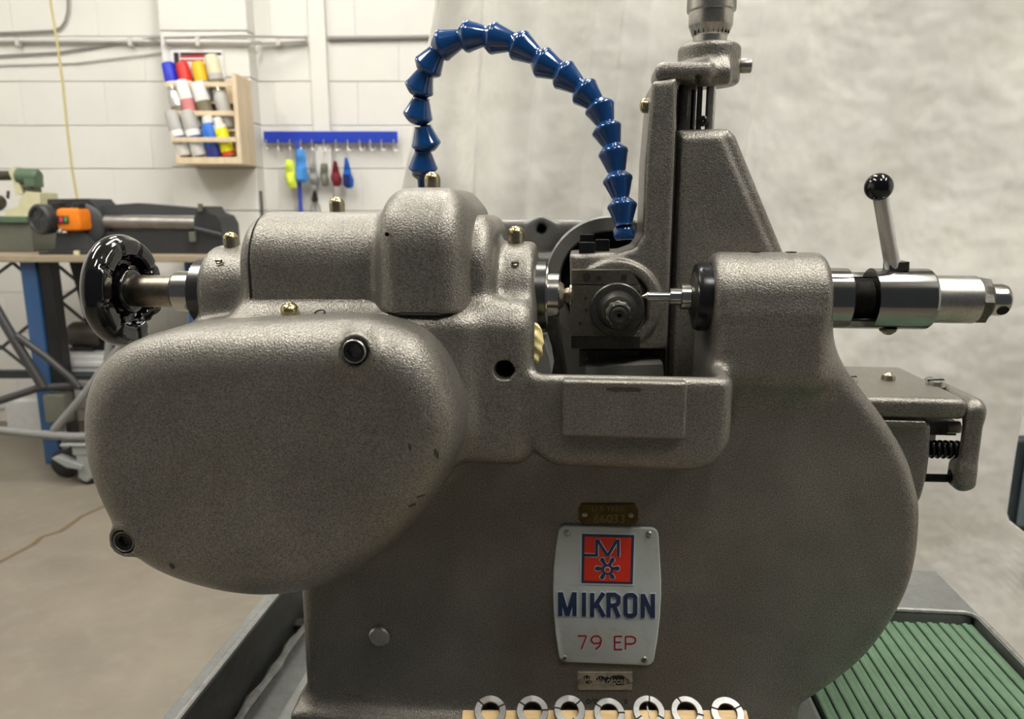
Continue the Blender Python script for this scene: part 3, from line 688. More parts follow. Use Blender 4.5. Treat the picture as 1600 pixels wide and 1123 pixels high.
# cutter block, swivel disc and hob arbor
YH = .553
def flat(name, px, Y0, Y1, m, parent=mach, bevel=0):
    return MB().prism([P(x, y, Y0) for x, y in px], [Vector((P(x, y, Y0).x, Y1, P(x, y, Y0).z)) for x, y in px]).build(name, m, MF, parent)
flat('hob_plate', [(892, 446), (1000, 446), (1003, 455), (1004, 480), (1001, 502), (994, 521), (990, 525), (893, 525)], YH, YS+.01, 'cutter_steel')
flat('hob_clamp', [(893, 422), (984, 422), (994, 434), (999, 444), (893, 444)], YH+.002, YS+.01, 'cutter_steel')
flat('hob_base', [(893, 526), (1000, 526), (1000, 544), (896, 544)], YS-.006, YS+.01, 'steel_dark')
hc = P(964, 483, YH); hob = MB().lathe((hc.x, YH, hc.z), (0, -1, 0), [(-.002, .0200), (.0040, .0200), (.0050, .0192), (.0052, .0145), (.012, .0138), (.020, .0118), (.021, .0090)], 48).build('hob_arbor', 'steel_dark', MF, mach)
pr = [(.020, .0088), (.024, .0088), (.0245, .0080)]
MB().lathe((hc.x, YH, hc.z), (0, -1, 0), pr, 40, mod=lambda i, k, r, t: r*(1.05 if (k//2) % 2 else .97)).build('hob_teeth', 'steel_dull', MF, hob)
MB().lathe((hc.x, YH, hc.z), (0, -1, 0), [(.0245, .0084, 6), (.032, .0084, 6), (.033, .0076), (.033, .0058), (.037, .0056), (.0372, .0052), (.0372, .0036), (.0368, .0034), (.0368, .0018), (.034, .0006)], 42, cap=False).build('arbor_nut', 'steel_dark', MF, hob)
# hex and square heads on top of the arm
for px, py, Y, r, h in ((917, 396, .583, .0062, .0088), (941, 389, .602, .0056, .0078), (917, 386, .618, .0060, .0105)):
    q = P(px, py, Y); MB().box((q.x-r, q.y-r*.8, q.z-.006), (q.x+r, q.y+r*.8, q.z+h), bevel=.0008).build('square_head_bolt', 'black_oxide', MF, mach)
for px, py, r in ((917, 432, .0030), (936, 434, .0016), (975, 433, .0024), (915, 466, .0010), (916, 484, .0010), (906, 505, .0012), (997, 456, .0013)):
    q = P(px, py, YH+.0015 if py < 445 else YH-.0003); MB().lathe(q, (0, -1, 0), [(-.001, r), (.0004, r), (.0004, .0001)], 14, cap=False).build('dimple', 'black_hole', MF, mach)
# swivel ring and the rear saddle behind
rc = P(952, 440, .645)
MB().lathe((rc.x, .665, rc.z), (0, -1, 0), [(0, .0560), (.018, .0560), (.020, .0545), (.020, .0440), (.018, .0425), (0, .0425)], 72).build('swivel_ring', 'cast_smooth', MF, mach)
MB().lathe((rc.x, .668, rc.z), (0, -1, 0), [(0, .050), (.004, .050), (.004, .001)], 48, cap=False).build('swivel_back', 'black_hole', MF, mach)
YR = .685
sad_px = [(690, 352), (735, 343), (900, 343), (930, 346), (1010, 346), (1060, 350), (1060, 700), (690, 700)]
sd = pz(sad_px, YR)
def saddle(X, Y, Z):
    d = sd_extr(X, Y, Z, sd, YR, .76, .006)
    bs = P(846, 357, YR); d = smin(d, sd_cyly(X, Y, Z, YR-.0014, YR+.02, bs.x, bs.z-.004, .015, .0012), .004)
    rb = P(780, 405, YR); d = smin(d, sd_box(X, Y, Z, (P(690, 400, YR).x, YR-.006, P(780, 412, YR).z), (P(880, 400, YR).x, YR+.02, P(780, 399, YR).z), .003), .006)
    return np.maximum(d, -sd_cyly(X, Y, Z, YR-.02, YR+.012, bs.x, bs.z, .0040, .0003))
sa = np.array(sd); casting('rear_saddle', saddle, (sa[:, 0].min(), YR-.008, z_tray), (sa[:, 0].max()+.003, .763, sa[:, 1].max()+.003), 0.0022, 'cast_smooth', MF, mach, 1)
bs = P(846, 357, YR-.004); MB().lathe((bs.x, YR-.002, P(846, 357, YR).z), (0, 1, 0), [(0, .0041), (.013, .0040), (.013, .0001)], 20, cap=False).build('bore', 'black_hole', MF, mach)
# floor of the work space: dark way and its block
flat('cross_way', [(905, 548), (1042, 548), (1042, 572), (905, 572)], .600, .68, 'steel_dark')
flat('cross_rail', [(915, 574), (1036, 569), (1038, 590), (915, 590)], .560, .66, 'cast_smooth')
q = P(1010, 556, .599); MB().lathe(q, (0, -1, 0), [(-.001, .0060), (.0003, .0060), (.0003, .0001)], 20, cap=False).build('bore', 'black_hole', MF, mach)
flat('chip_chute', [(852, 470), (866, 470), (878, 560), (884, 600), (852, 600)], .555, .60, 'steel_dark')
flat('spindle_skirt', [(838, 540), (850, 535), (858, 560), (862, 585), (838, 585)], .495, .54, 'cast_smooth')

# ---- feed slide at the tailstock end
YF = .575
top_o = [(1300, 626), (1500, 631), (1514, 638), (1516, 652), (1508, 656), (1300, 652)]
fz1 = P(1400, 622, YF).z; fz0 = P(1400, 655, YF).z; fx1 = P(1515, 640, YF).x
def feed(X, Y, Z):
    return sd_box(X, Y, Z, (P(1300, 640, YF).x, YF, fz0), (fx1, .70, fz1), .0055)
casting('feed_table', feed, (P(1296, 640, YF).x, YF-.003, fz0-.003), (fx1+.003, .703, fz1+.003), .0016, 'cast', MF, mach, 1)
def screwhead(px, py, Y, r, h, dome=False):
    q = Vector((P(px, py, Y).x, Y, fz1)); 
    pr = [(-.001, r), (h*.7, r), (h, r*.9), (h, .0001)] if not dome else [(-.001, r), (h*.5, r), (h*.8, r*.85), (h, r*.45), (h*1.25, r*.3), (h*1.3, .0001)]
    o = MB().lathe(q, (0, 0, 1), pr, 24, cap=False).build('table_screw', 'brass_side' if dome else 'steel_dull', MF, mach)
    if not dome: MB().obox(q+Vector((0, 0, h)), (r*.95, r*.3, 0), (-r*.05, r*.16, 0), (0, 0, .0006)).build('slot', 'black_hole', MF, o)
screwhead(1388, 588, .640, .0056, .0058, True); screwhead(1462, 596, .625, .0072, .0040); screwhead(1328, 588, .63, .0060, .0040)
# end bracket of the feed slide
bx0, bx1 = P(1493, 700, YF).x, P(1536, 700, YF).x
def endb(X, Y, Z):
    zt = fz1+.0005; z1 = P(1520, 660, YF).z; zb = P(1500, 771, YF).z
    d = sd_box(X, Y, Z, (fx1+.0006, YF-.001, z1-.002), (bx1, .665, zt), .008)
    arm = sd_box(X, Y, Z, (fx1-.0010, YF-.001, zb+.004), (bx1-.001, .584, zt-.006), .004); arm = smin(arm, sd_box(X, Y, Z, (fx1-.0030, YF-.001, zb), (bx1-.002, .596, zb+.026), .0075), .005)
    d = smin(d, arm, .006)
    return np.maximum(d, -sd_cylx(X, Y, Z, bx0-.05, bx1+.05, .586, P(1505, 745, .585).z, .0050, .0003))
casting('end_bracket', endb, (bx0-.01, YF-.004, P(1500, 773, YF).z-.002), (bx1+.004, .668, fz1+.004), .0013, 'cast', MF, mach, 1)
q = P(1505, 745, .590); MB().lathe((fx1-.0024, .586, P(1505, 745, .585).z), (1, 0, 0), [(0, .0051), (.010, .0051), (.020, .0001)], 24, cap=False).build('bore', 'black_hole', MF, mach)
# slide block under the table
kb = pz([(1290, 656), (1448, 660), (1453, 665), (1451, 710), (1446, 745), (1438, 775), (1428, 792), (1290, 792)], YF+.006)
def knee(X, Y, Z):
    d = sd_extr(X, Y, Z, kb, YF+.002, .70, .004)
    return smin(d, sd_box(X, Y, Z, (P(1290, 660, YF).x, YF+.0, P(1400, 668, YF).z), (P(1448, 660, YF).x, .69, P(1400, 657, YF).z), .001), .001)
ka = np.array(kb); casting('feed_knee', knee, (ka[:, 0].min(), YF-.002, ka[:, 1].min()-.003), (ka[:, 0].max()+.003, .703, ka[:, 1].max()+.003), .0016, 'cast', MF, mach, 1)
MB().box((P(1450, 665, .60).x, .598, P(1450, 678, .60).z), (fx1+.004, .66, P(1450, 657, .60).z)).build('gib', 'steel_dark', MF, mach)
MB().cyl(P(1478, 667, .597), P(1498, 667, .597), .0050, None, 20).build('gib_pin', 'steel_dull', MF, mach)
MB().box((P(1445, 690, .63).x, .63, P(1450, 690, .63).z), (fx1+.004, .66, P(1450, 674, .63).z)).build('gib_rail', 'cast_smooth', MF, mach)
s0, s1_ = P(1440, 701, .592), P(1512, 703, .592); n = 8*24
MB().tube([s0.lerp(s1_, k/n) + Vector((0, cos(2*pi*k/24), sin(2*pi*k/24)))*.0062 for k in range(n+1)], .0014, 8).build('return_spring', 'black_oxide', MF, mach, 60)
MB().cyl(s0, s1_, .0042, None, 16).build('spring_rod', 'black_oxide', MF, mach)
p0, p1 = P(1438, 746, .592), P(1489, 747, .592); pr = [(0, .0030)]
L_ = (p1-p0).length; k = .002
while k < L_-.002: pr += [(k, .0029), (k+.0004, .0034), (k+.0008, .0029)]; k += .0011
MB().lathe(p0, p1-p0, pr + [(L_-.001, .0030), (L_, .0018)], 20).build('stop_stud', 'black_oxide', MF, mach, 20)

# ---- plates on the base
YP = YB - .0022
def pp(x, y, Y=YP): return P(x, y, Y)
np_px = []
def corner(cx, cy, r, a0, a1, n=5): return [(cx + r*cos(radians(a0+(a1-a0)*k/n)), cy + r*sin(radians(a0+(a1-a0)*k/n))) for k in range(n+1)]
outl = corner(884, 833, 12, 200, 275) + corner(1017, 837, 12, -88, -12) + [(1031, 870), (1033, 905), (1033, 930), (1031, 965), (1027, 1000)] + corner(1010, 1027, 12, 15, 90) + corner(885, 1022, 12, 92, 165) + [(868, 990), (865, 955), (864, 925), (865, 890), (868, 860)]
fr_ = [pp(x, y, YP-.0006) for x, y in [(948.5+(x-948.5)*.982, 930+(y-930)*.985) for x, y in outl]]; mid = [pp(x, y, YP) for x, y in outl]
plm = MB(); nn = len(outl); bk = [v + Vector((0, .0024, 0)) for v in mid]
plm.add(fr_+mid+bk, [list(range(nn))] + [[i, nn+i, nn+(i+1) % nn, (i+1) % nn] for i in range(nn)] + [[nn+i, 2*nn+i, 2*nn+(i+1) % nn, nn+(i+1) % nn] for i in range(nn)])
plate = plm.build('nameplate', 'plate_grey', MF, mach, 25)
YN = YP - .0006
for x, y in ((886, 832), (1014, 835), (882, 1028), (1007, 1030)):
    MB().lathe(pp(x, y, YN), (0, -1, 0), [(-.0005, .0025), (.0003, .0025), (.0011, .0018), (.0014, .0007), (.0014, .0001)], 18, cap=False).build('rivet', 'rivet', MF, plate)
def quad(name, px, Y, m, t=.0006, parent=plate): return MB().prism([pp(x, y, Y) for x, y in px], [Vector((pp(x, y, Y).x, Y+t, pp(x, y, Y).z)) for x, y in px]).build(name, m, MF, parent)
quad('emblem_rim', [(907, 831), (993, 833), (991, 915), (906, 913)], YN-.0005, 'plate_edge', .0008)
quad('emblem_border', [(909.5, 834), (991, 836), (988.5, 912.5), (908.5, 910.5)], YN-.0008, 'plate_navy', .0006)
quad('emblem_field', [(913.5, 838), (986.5, 840), (984.5, 909), (912.5, 907)], YN-.0011, 'plate_red', .0006)
def strokes(name, segs, wd, Y, m, parent, t=.0005, edge=None):
    mb = MB()
    Y0_ = Y
    for i_, ((x0, y0), (x1, y1)) in enumerate(segs):
        Y = Y0_ - i_*1.2e-5
        d = np.array((x1-x0, y1-y0), float); L = np.linalg.norm(d); n = np.array((-d[1], d[0]))/L*wd/2; e = d/L*0.0
        q = [(x0-n[0], y0-n[1]), (x1-n[0], y1-n[1]), (x1+n[0], y1+n[1]), (x0+n[0], y0+n[1])]
        mb.prism([pp(x, y, Y) for x, y in q], [Vector((pp(x, y, Y).x, Y+t, pp(x, y, Y).z)) for x, y in q])
    return mb.build(name, m, MF, parent)
M_lines = [((932.2, 843.5), (932.2, 869)), ((934, 844.5), (949.5, 868.5)), ((949.5, 868.5), (963.5, 844.5)), ((966, 843.5), (966, 869.5)), ((912.6, 867.2), (934, 867.6)), ((930.3, 844.8), (937, 844.8)), ((961.5, 845), (967.9, 845))]
strokes('emblem_letter_outline', [((a[0]+.3, a[1]-.4), (b[0]+.5, b[1]+.4)) for a, b in M_lines], 6.2, YN-.00135, 'plate_edge', plate)
strokes('emblem_letter', M_lines, 4.4, YN-.0016, 'plate_navy', plate)
def petals(s):
    mb = MB(); c = (949, 888)
    for k in range(6):
        a = radians(60*k)
        q = []
        for t, h in ((0, 3.4), (7, 2.1), (10, 1.9), (13, 2.5), (15.5, 2.9), (17.6, 2.1), (18.6, .6), (18.6, -.6), (17.6, -2.1), (15.5, -2.9), (13, -2.5), (10, -1.9), (7, -2.1), (0, -3.4)):
            t *= 1.04; h *= s*1.2; t += (s-1)*2.2; q.append((c[0]+t*cos(a)-h*sin(a), c[1]+t*sin(a)*.98+h*cos(a)))
        Y = (YN-.0016 if s == 1 else YN-.00135) - k*1.2e-5
        mb.prism([pp(x, y, Y) for x, y in q], [Vector((pp(x, y, Y).x, Y+.0005, pp(x, y, Y).z)) for x, y in q])
    return mb
petals(1.35).build('emblem_gear_outline', 'plate_edge', MF, plate); petals(1).build('emblem_gear', 'plate_navy', MF, plate)
for r_, m_, e in ((9.6, 'plate_navy', .0016), (5.4, 'plate_edge', .0018), (4.2, 'plate_red', .0020)):
    c = pp(949, 888, YN); MB().lathe(c, (0, -1, 0), [(e-.001, r_*.00043), (e, r_*.00043), (e, .00001)], 20, cap=False).build('emblem_hub', m_, MF, plate)
# MIKRON
def letter(ch, x, y, wd, ht):
    sw = 6.7; g = {'M': [((.5*sw/wd, 0), (.5*sw/wd, 1)), ((1-.5*sw/wd, 0), (1-.5*sw/wd, 1)), ((.14, .02), (.5, .98)), ((.86, .02), (.5, .98))],
         'I': [((.5, 0), (.5, 1))],
         'K': [((.5*sw/wd, 0), (.5*sw/wd, 1)), ((.88, 0), (.26, .60)), ((.42, .42), (.90, 1))],
         'R': [((.5*sw/wd, 0), (.5*sw/wd, 1)), ((0, .065), (.66, .065)), ((0, .52), (.66, .52)), ((.58, .07), (.84, .17)), ((.84, .12), (.84, .44)), ((.84, .42), (.58, .52)), ((.50, .5), (.86, 1))],
         'O': [((.5*sw/wd, .12), (.5*sw/wd, .88)), ((1-.5*sw/wd, .12), (1-.5*sw/wd, .88)), ((.26, .065), (.74, .065)), ((.26, .935), (.74, .935)), ((.13, .17), (.30, .06)), ((.87, .17), (.70, .06)), ((.13, .83), (.30, .94)), ((.87, .83), (.70, .94))],
         'N': [((.5*sw/wd, 0), (.5*sw/wd, 1)), ((1-.5*sw/wd, 0), (1-.5*sw/wd, 1)), ((.16, .03), (.84, .97))]}[ch]
    f = lambda p: (x+p[0]*wd, y+p[1]*ht)
    strokes('letter_edge', [((f(a)[0]+.2, f(a)[1]-1.0 if a[1] == 0 else f(a)[1]), (f(b)[0]+.2, f(b)[1]+1.0 if b[1] == 1 else f(b)[1])) for a, b in g], sw+2.4, YN-.0005, 'plate_edge', plate, .0006)
    strokes('letter', [(f(a), f(b)) for a, b in g], sw, YN-.0010, 'plate_navy', plate, .0006)
for ch, x, wd, y in (('M', 872, 29, 926), ('I', 908.5, 8, 926.5), ('K', 922, 24, 927), ('R', 947.5, 22.5, 927.5), ('O', 974, 22, 928), ('N', 1001, 22.5, 928.5)): letter(ch, x, y-.6, wd, 37)
EP = {'7': [(0, 0), (1, 0), (.42, 1)], '9': [(1, .35), (.75, .56), (.25, .56), (0, .36), (0, .2), (.25, 0), (.75, 0), (1, .2), (1, .40), (.85, .75), (.45, 1)],
      'E': [(1, 0), (0, 0), (0, 1), (1, 1)], 'P': [(0, 1), (0, 0), (.7, 0), (1, .14), (1, .42), (.7, .56), (0, .56)]}
for ch, x, wd in (('7', 902.5, 14), ('9', 924, 15.5), ('E', 960.5, 12), ('P', 977.5, 15.5)):
    pl_ = [(x+a*wd, 993.5 + b*20.5 + (x-902)*.012) for a, b in EP[ch]]; sg = list(zip(pl_[:-1], pl_[1:]))
    if ch == 'E': sg.append(((x, 1003.5), (x+wd*.8, 1003.5)))
    strokes('number_stroke', [((a[0]+.8, a[1]+.6), (b[0]+.8, b[1]+.6)) for a, b in sg], 3.4, YN-.00005, 'plate_edge', plate, .0003)
    strokes('number_stroke', sg, 2.5, YN-.0002, 'ink_red', plate, .0003)
# brass tag above, steel tag below
tagb = quad('brass_tag', [(908, 788), (991, 787.5), (997, 797), (997, 812), (993, 820), (910, 819.5), (904, 811), (904, 797)], YB-.0014, 'tag_brass', .0016, mach)
for x, y in ((914, 804), (986, 805)): MB().lathe(pp(x, y, YB-.0014), (0, -1, 0), [(-.0003, .0020), (.0003, .0019), (.0009, .0008), (.0009, .0001)], 14, cap=False).build('rivet', 'brass_side', MF, tagb)
def text(s, px, py, hpx, wpx, Y, m, parent, name, t=.0002):
    cu = bpy.data.curves.new(name, 'FONT'); cu.body = s; cu.size = 1; cu.extrude = 0.05
    o = bpy.data.objects.new(name, cu); COL.objects.link(o); bpy.context.view_layer.update()
    me = bpy.data.meshes.new_from_object(o.evaluated_get(bpy.context.evaluated_depsgraph_get())); bpy.data.objects.remove(o); bpy.data.curves.remove(cu)
    me.name = name; v = np.array([q.co for q in me.vertices]); x0, x1 = v[:, 0].min(), v[:, 0].max(); y1 = 0.73; y0 = 0.0
    for q in me.vertices:
        fx = px + (q.co.x-x0)/(x1-x0)*wpx; fy = py + hpx - q.co.y/y1*hpx
        a = pp(fx, fy, Y); q.co = Vector((a.x, Y - (t if q.co.z > 0 else 0), a.z)) - MF.o
    o = finish(me, name, m, MF, parent); return o
text('U S TEST', 925, 791, 6.5, 50, YB-.0015, 'tag_mark', tagb, 'tag_lettering'); text('66033', 928, 803, 13, 48, YB-.0015, 'tag_mark', tagb, 'tag_lettering')
tags = quad('steel_tag', [(902.5, 1050.5), (988, 1050.5), (987.5, 1077.5), (903.5, 1077.5)], YB-.0012, 'tag_steel', .0014, mach)
mb = MB()
for x0, y0, x1, y1 in ((911, 1054.5, 922, 1062), (915, 1061, 925, 1069), (931, 1055, 946, 1066), (945, 1057, 953, 1068), (949, 1054.5, 981, 1068), (958, 1062, 978, 1071)):
    q = [(x0+(x1-x0)*(.5+.5*cos(a)*random.uniform(.85, 1.1)), y0+(y1-y0)*(.5+.5*sin(a)*random.uniform(.8, 1.1))) for a in [2*pi*k/12 for k in range(12)]]
    mb.prism([pp(x, y, YB-.00128) for x, y in q], [pp(x, y, YB-.0011) for x, y in q])
mb.build('tag_paint', 'tag_black', MF, tags)
text('Modèle déposé', 913.5, 1057, 11, 65, YB-.00128, 'tag_steel', tags, 'tag_lettering', .0005)
for x, y in ((907.5, 1062.5), (983.5, 1063)): MB().lathe(pp(x, y, YB-.0012), (0, -1, 0), [(-.0003, .0024), (.0004, .0023), (.0012, .0012), (.0014, .0001)], 16, cap=False).build('rivet', 'rivet', MF, tags)
text('o/o', 916, 1088, 11, 18, YB-.0001, 'scratch', mach, 'scratched_mark', .0001); text('3', 974.5, 1092, 7, 5, YB-.0001, 'scratch', mach, 'scratched_mark', .0001)

# ---- grease lump wedged by the spindle nose
gq = P(837, 537, .4755)
def lump(X, Y, Z):
    x = (X-gq.x)/.0050; y = (Y-gq.y)/.0062; z = (Z-gq.z)/.0125
    d = (np.sqrt(x*x+y*y+z*z) - 1)*.0050
    return d + .0009*np.sin(X*520+1)*np.sin(Z*430)*np.cos(Y*500) + .0005*np.sin(Z*800+X*600+Y*300)
gl = casting('grease_lump', lump, (gq.x-.008, gq.y-.01, gq.z-.017), (gq.x+.008, gq.y+.01, gq.z+.017), .0008, 'grease', Frame(gq), None, 1)
tag(gl, 'crumpled yellow lump of wax stuck below the knurled spindle nose', 'wax')

# ================================================================== TRAY, MAT, COLLETS, HOSE
zt = z_tray - .006                                      # level of the tray's flat
xl = PZ(262, 1114, zt+.004).x; xli = PZ(288, 1114, zt+.004).x; xr = PZ(1600, 1036, zt).x
TF = Frame((0.0, .62, zt-.08)); YT0, YT1 = .30, .80
tray = thing('drip_tray', 'grey cast drip tray carrying the gear hobbing machine', 'tray', TF)
mxl, mxr = PZ(1292, 1123, zt-.008).x, PZ(1566, 1023, zt-.008).x; my1 = PZ(1460, 957, zt).y
fl = zt-.058
xd0, xd1 = PZ(376, 1123, fl+.006).x, PZ(440, 1123, zt-.01).x
# pan: floor plates round the mat's pocket, left channel, rims
MB().box((xl, YT0, zt-.080), (xr, YT1, fl-.004), bevel=.003).build('pan_floor', 'tray_shaded', TF, tray)
MB().box((xl, YT0, fl-.0045), (xli, YT1, zt+.0005)).build('side_wall', 'tray_shaded', TF, tray)
MB().box((xl-.001, YT0, zt), (xli+.001, YT1, zt+.005), bevel=.002).build('rim', 'tray_grey', TF, tray)
rl = [(xli-.003+.0006*sin(7*t), YT0+.01+(YT1-YT0-.02)*t, zt+.0030) for t in [k/30 for k in range(31)]]
MB().tube(rl, .0030, 8).build('rim_bead', 'tray_worn', TF, tray)
xb0 = P(470, 1110, .5).x
MB().box((xd1, YT0+.12, fl-.0045), (mxl-.006, YT1, zt), bevel=.006).build('machine_pad', 'tray_grey', TF, tray)
rd = [Vector((xd0 + .0015*sin(9*t)+.001*sin(31*t), YT0+.01+(YT1-YT0-.02)*t, fl+.003)) for t in [k/40 for k in range(41)]]
MB().tube(rd, [.0058+.0012*sin(k*1.7) for k in range(41)], 10).build('channel_ridge', 'tray_worn', TF, tray)
MB().box((xd0, YT0+.01, fl-.0045), (xd1+.004, YT1, fl+.0045), bevel=.002).build('channel_step', 'tray_shaded', TF, tray)
q = PZ(470, 975, fl+.0055); MB().lathe((q.x, q.y, fl+.004), (0, 0, 1), [(0, .0085), (.004, .0085), (.005, .0070), (.005, .0001)], 6, cap=False).build('bolt_head', 'steel_dark', TF, tray)
MB().box((mxr+.003, YT0, fl-.0045), (xr, YT1, zt), bevel=.003).build('rim', 'tray_grey', TF, tray)
MB().box((mxl-.012, my1+.002, fl-.0045), (mxr+.004, YT1, zt), bevel=.003).build('rear_flat', 'tray_grey', TF, tray)
MB().tube([(mxl-.006, my1+.004, zt-.001), (mxr-.006, my1+.004, zt-.001), (mxr+.001, my1+.001, zt-.001), (mxr+.005, my1-.006, zt-.001), (mxr+.005, YT0+.01, zt-.001)], .0028, 8).build('pocket_edge', 'tray_worn', TF, tray)
MB().box((xl, YT0, fl-.0045), (xr, YT0+.012, zt-.02), bevel=.003).build('front_rim', 'tray_grey', TF, tray)
# green ribbed mat in the pocket
GF = Frame(((mxl+mxr)/2, my1-.1, fl-.003)); gm = thing('ribbed_mat', 'green ribbed rubber mat lying in the tray beside the machine base', 'mat', GF)
MB().box((mxl, YT0+.02, fl-.0035), (mxr, my1-.004, zt-.013)).build('mat_backing', 'dark_green', GF, gm)
nr = 17; pw = (mxr-mxl)/nr; me_rib = None
for k in range(nr):
    x = mxl + pw*(k+.5)
    if me_rib is None:
        prof = [(-.475, -.004), (-.45, .0014), (-.36, .0022), (-.06, .0024), (.04, .0012), (.10, .0009), (.20, .0013), (.38, .0013), (.455, .0004), (.475, -.004)]
        a = [Vector((x+p*pw, my1-.005, zt-.010+z)) for p, z in prof]; b = [Vector((p.x, YT0+.02, p.z)) for p in a]
        rb = MB().prism(a, b).build('rib', 'mat_green', GF, gm, 25); me_rib = rb.data; x_first = x
    else:
        rb = bpy.data.objects.new('rib', me_rib); COL.objects.link(rb); rb.parent = gm; rb.location = (x-x_first, random.uniform(-.001, .001), random.uniform(-.0004, .0004))
# stand under the tray
SF = Frame((0.05, .60, 0)); st = thing('machine_stand', 'grey steel cabinet stand under the drip tray', 'stand', SF)
MB().box((xl+.06, YT0+.06, .08), (xr-.06, YT1-.06, zt-.0805), bevel=.006).build('cabinet', 'stand_paint', SF, st)
MB().box((xl+.04, YT0+.04, 0), (xr-.04, YT1-.04, .0802), bevel=.006).build('plinth', 'roll_dark', SF, st)
MB().box((xl+.10, YT0+.052, .13), (xr-.10, YT0+.061, zt-.12), bevel=.003).build('door', 'stand_paint', SF, st)

# wooden block with seven collets
tl = radians(27); wu = Vector((cos(YAW), sin(YAW), 0)); _wh = Vector((-sin(YAW), cos(YAW), 0))
wn = -_wh*sin(tl) + Vector((0, 0, cos(tl))); wv = _wh*cos(tl) + Vector((0, 0, sin(tl)))   # top plane: normal wn, uphill wv
RB = Matrix.Rotation(YAW, 3, 'Z'); DB = .428
e0, e1 = RB @ B(722, 1108, DB), RB @ B(1167, 1108, DB); ctr = (e0+e1)/2
hl = (e1-e0).length/2; dp = .024; hgt = .020
WF = Frame(ctr - wv*dp - wn*hgt)
blk = MB().obox(ctr - wv*dp - wn*hgt, wu*hl, wv*dp, wn*hgt, .0012).build('collet_block', 'wood_block', WF)
tag(blk, 'pale wooden block holding a row of steel collets at the machine foot', 'wooden block')
# rest for the block
low = (ctr - wv*dp*2 - wn*hgt*2).z
sup = MB(); q0 = ctr - wn*hgt*2 + Vector((0, 0, -.0006)); q1 = q0 - wv*dp*2
y_0, y_1 = q1.y+.004, q0.y
floor_z = fl-.0042
prf = [(y_0, floor_z), (y_1, floor_z), (y_1, q0.z-.0002), (y_0, q1.z+.004*tan(tl)-.0002)]
rest = sup.prism([ctr - wu*hl*.8 + _wh*(y-ctr.y) + Vector((0, 0, z-ctr.z)) for y, z in prf], [ctr + wu*hl*.8 + _wh*(y-ctr.y) + Vector((0, 0, z-ctr.z)) for y, z in prf]).build('block_rest', 'wood_block', Frame((ctr.x, y_0, floor_z)))
tag(rest, 'slanted wooden rest under the collet block', 'wooden rest')
cols = [(766, 1110, 25.5, 14.5, [25, 140, 265]), (832, 1110, 25.5, 15, [3, 145, 260]), (890, 1109, 25, 14, [40, 170, 290]), (952, 1113, 24.5, 14.5, [0, 145, 265]), (1014, 1110, 25, 15, [80, 212, 330]), (1074, 1111, 25, 15.5, [118, 345, 232]), (1137, 1113, 25.5, 14.5, [25, 160, 280])]
wl = ['with a wide bore, at the pointed end nearest the gear cover', 'second from the gear cover end of the block', 'bearing scratched marks, third from the gear cover end', 'in the middle of the row', 'with an upright slot through its bore, fifth from the gear cover end', 'next to the last one at the ribbed mat end', 'at the ribbed mat end of the block']
wl[0] = 'at the gear cover end of the block'
for i, (px, py, ro, ri, slots) in enumerate(cols):
    c = RB @ B(px, py, DB-.004) ; s_ = (c-Vector((0, 0, CAMZ))).length/1155*.90
    # head stands proud of the block, axis along wn
    base = c - wn*.006; fr = Frame(c - wn*.026)
    ct = thing('collet', 'steel collet ' + wl[i], 'collet', fr, 'collets in the wooden block')
    R = ro*s_*.98; r = ri*s_*.98
    MB().lathe(c, wn, [(-.026, R*.70), (-.012, R*.72), (-.008, R*.98), (-.0008, R), (0, R*.97), (0, r*1.04), (-.0010, r)], 48, cap=False).build('body', 'collet', fr, ct)
    MB().lathe(c, wn, [(-.0010, r), (-.009, r*.98), (-.0095, r*.84), (-.022, r*.82), (-.022, .0001)], 40, cap=False).build('bore_wall', 'steel_dark', fr, ct)
    MB().lathe(c-wn*.0215, wn, [(0, r*.77), (.0004, .0001)], 24, cap=False).build('bore', 'black_hole', fr, ct)
    for a in slots:
        d = wu*cos(radians(a)) + wv*sin(radians(a)); t_ = wn.cross(d)
        MB().obox(c + d*(R+r)/2*1.0 - wn*.0024, d*(R-r)*.515, t_*.00045, wn*.0027).build('slot', 'black_hole', fr, ct)
    if i == 4: MB().obox(c - wn*.0040, wv*r*.97, wu*.0005, wn*.0004).build('slot_edge', 'steel', fr, ct)

# ---- blue jointed coolant hose
hs = [(661, 262, 661, 238), (666, 225, 661, 199), (653, 181, 658, 155), (655, 138, 664, 114), (669, 104, 684, 80), (692, 71, 721, 60), (731, 57, 762, 56), (771, 60, 803, 66), (812, 71, 838, 88), (848, 98, 876, 112), (881, 117, 905, 135), (913, 143, 933, 163), (937, 169, 947, 195), (948, 203, 957, 229), (958, 239, 964, 270), (965, 281, 970, 309), (972, 322, 974.5, 350)]
HF = Frame(P(660, 330, .640)); hose = thing('coolant_hose', 'glossy blue jointed coolant hose arching over the machine', 'hose', HF)
ns = len(hs); 
for i, (x0, y0, x1, y1) in enumerate(hs):
    Y0 = .640 - (.640-.585)*i/(ns-1); Y1 = .640 - (.640-.585)*(i+1)/(ns-1)
    a = P(x0, y0, Y0); b = P(x1, y1, Y1); d = b-a; L = d.length; s = Y0/1155*1.02
    R = 22.3*s; rn = 12.2*s
    pr = [(-L*.46, rn*.95), (-L*.30, R*.74), (-L*.12, R*.93), (-L*.05, R*.99), (L*.02, R), (L*.09, R*.985), (L*.16, R*.93), (L*.90, rn*1.12), (L*1.02, rn), (L*1.12, rn*1.05)]
    MB().lathe(a, d, pr, 32).build('segment', 'hose_blue', HF, hose, 40)
a = P(974.5, 350, .585); b = P(976, 372, .584)
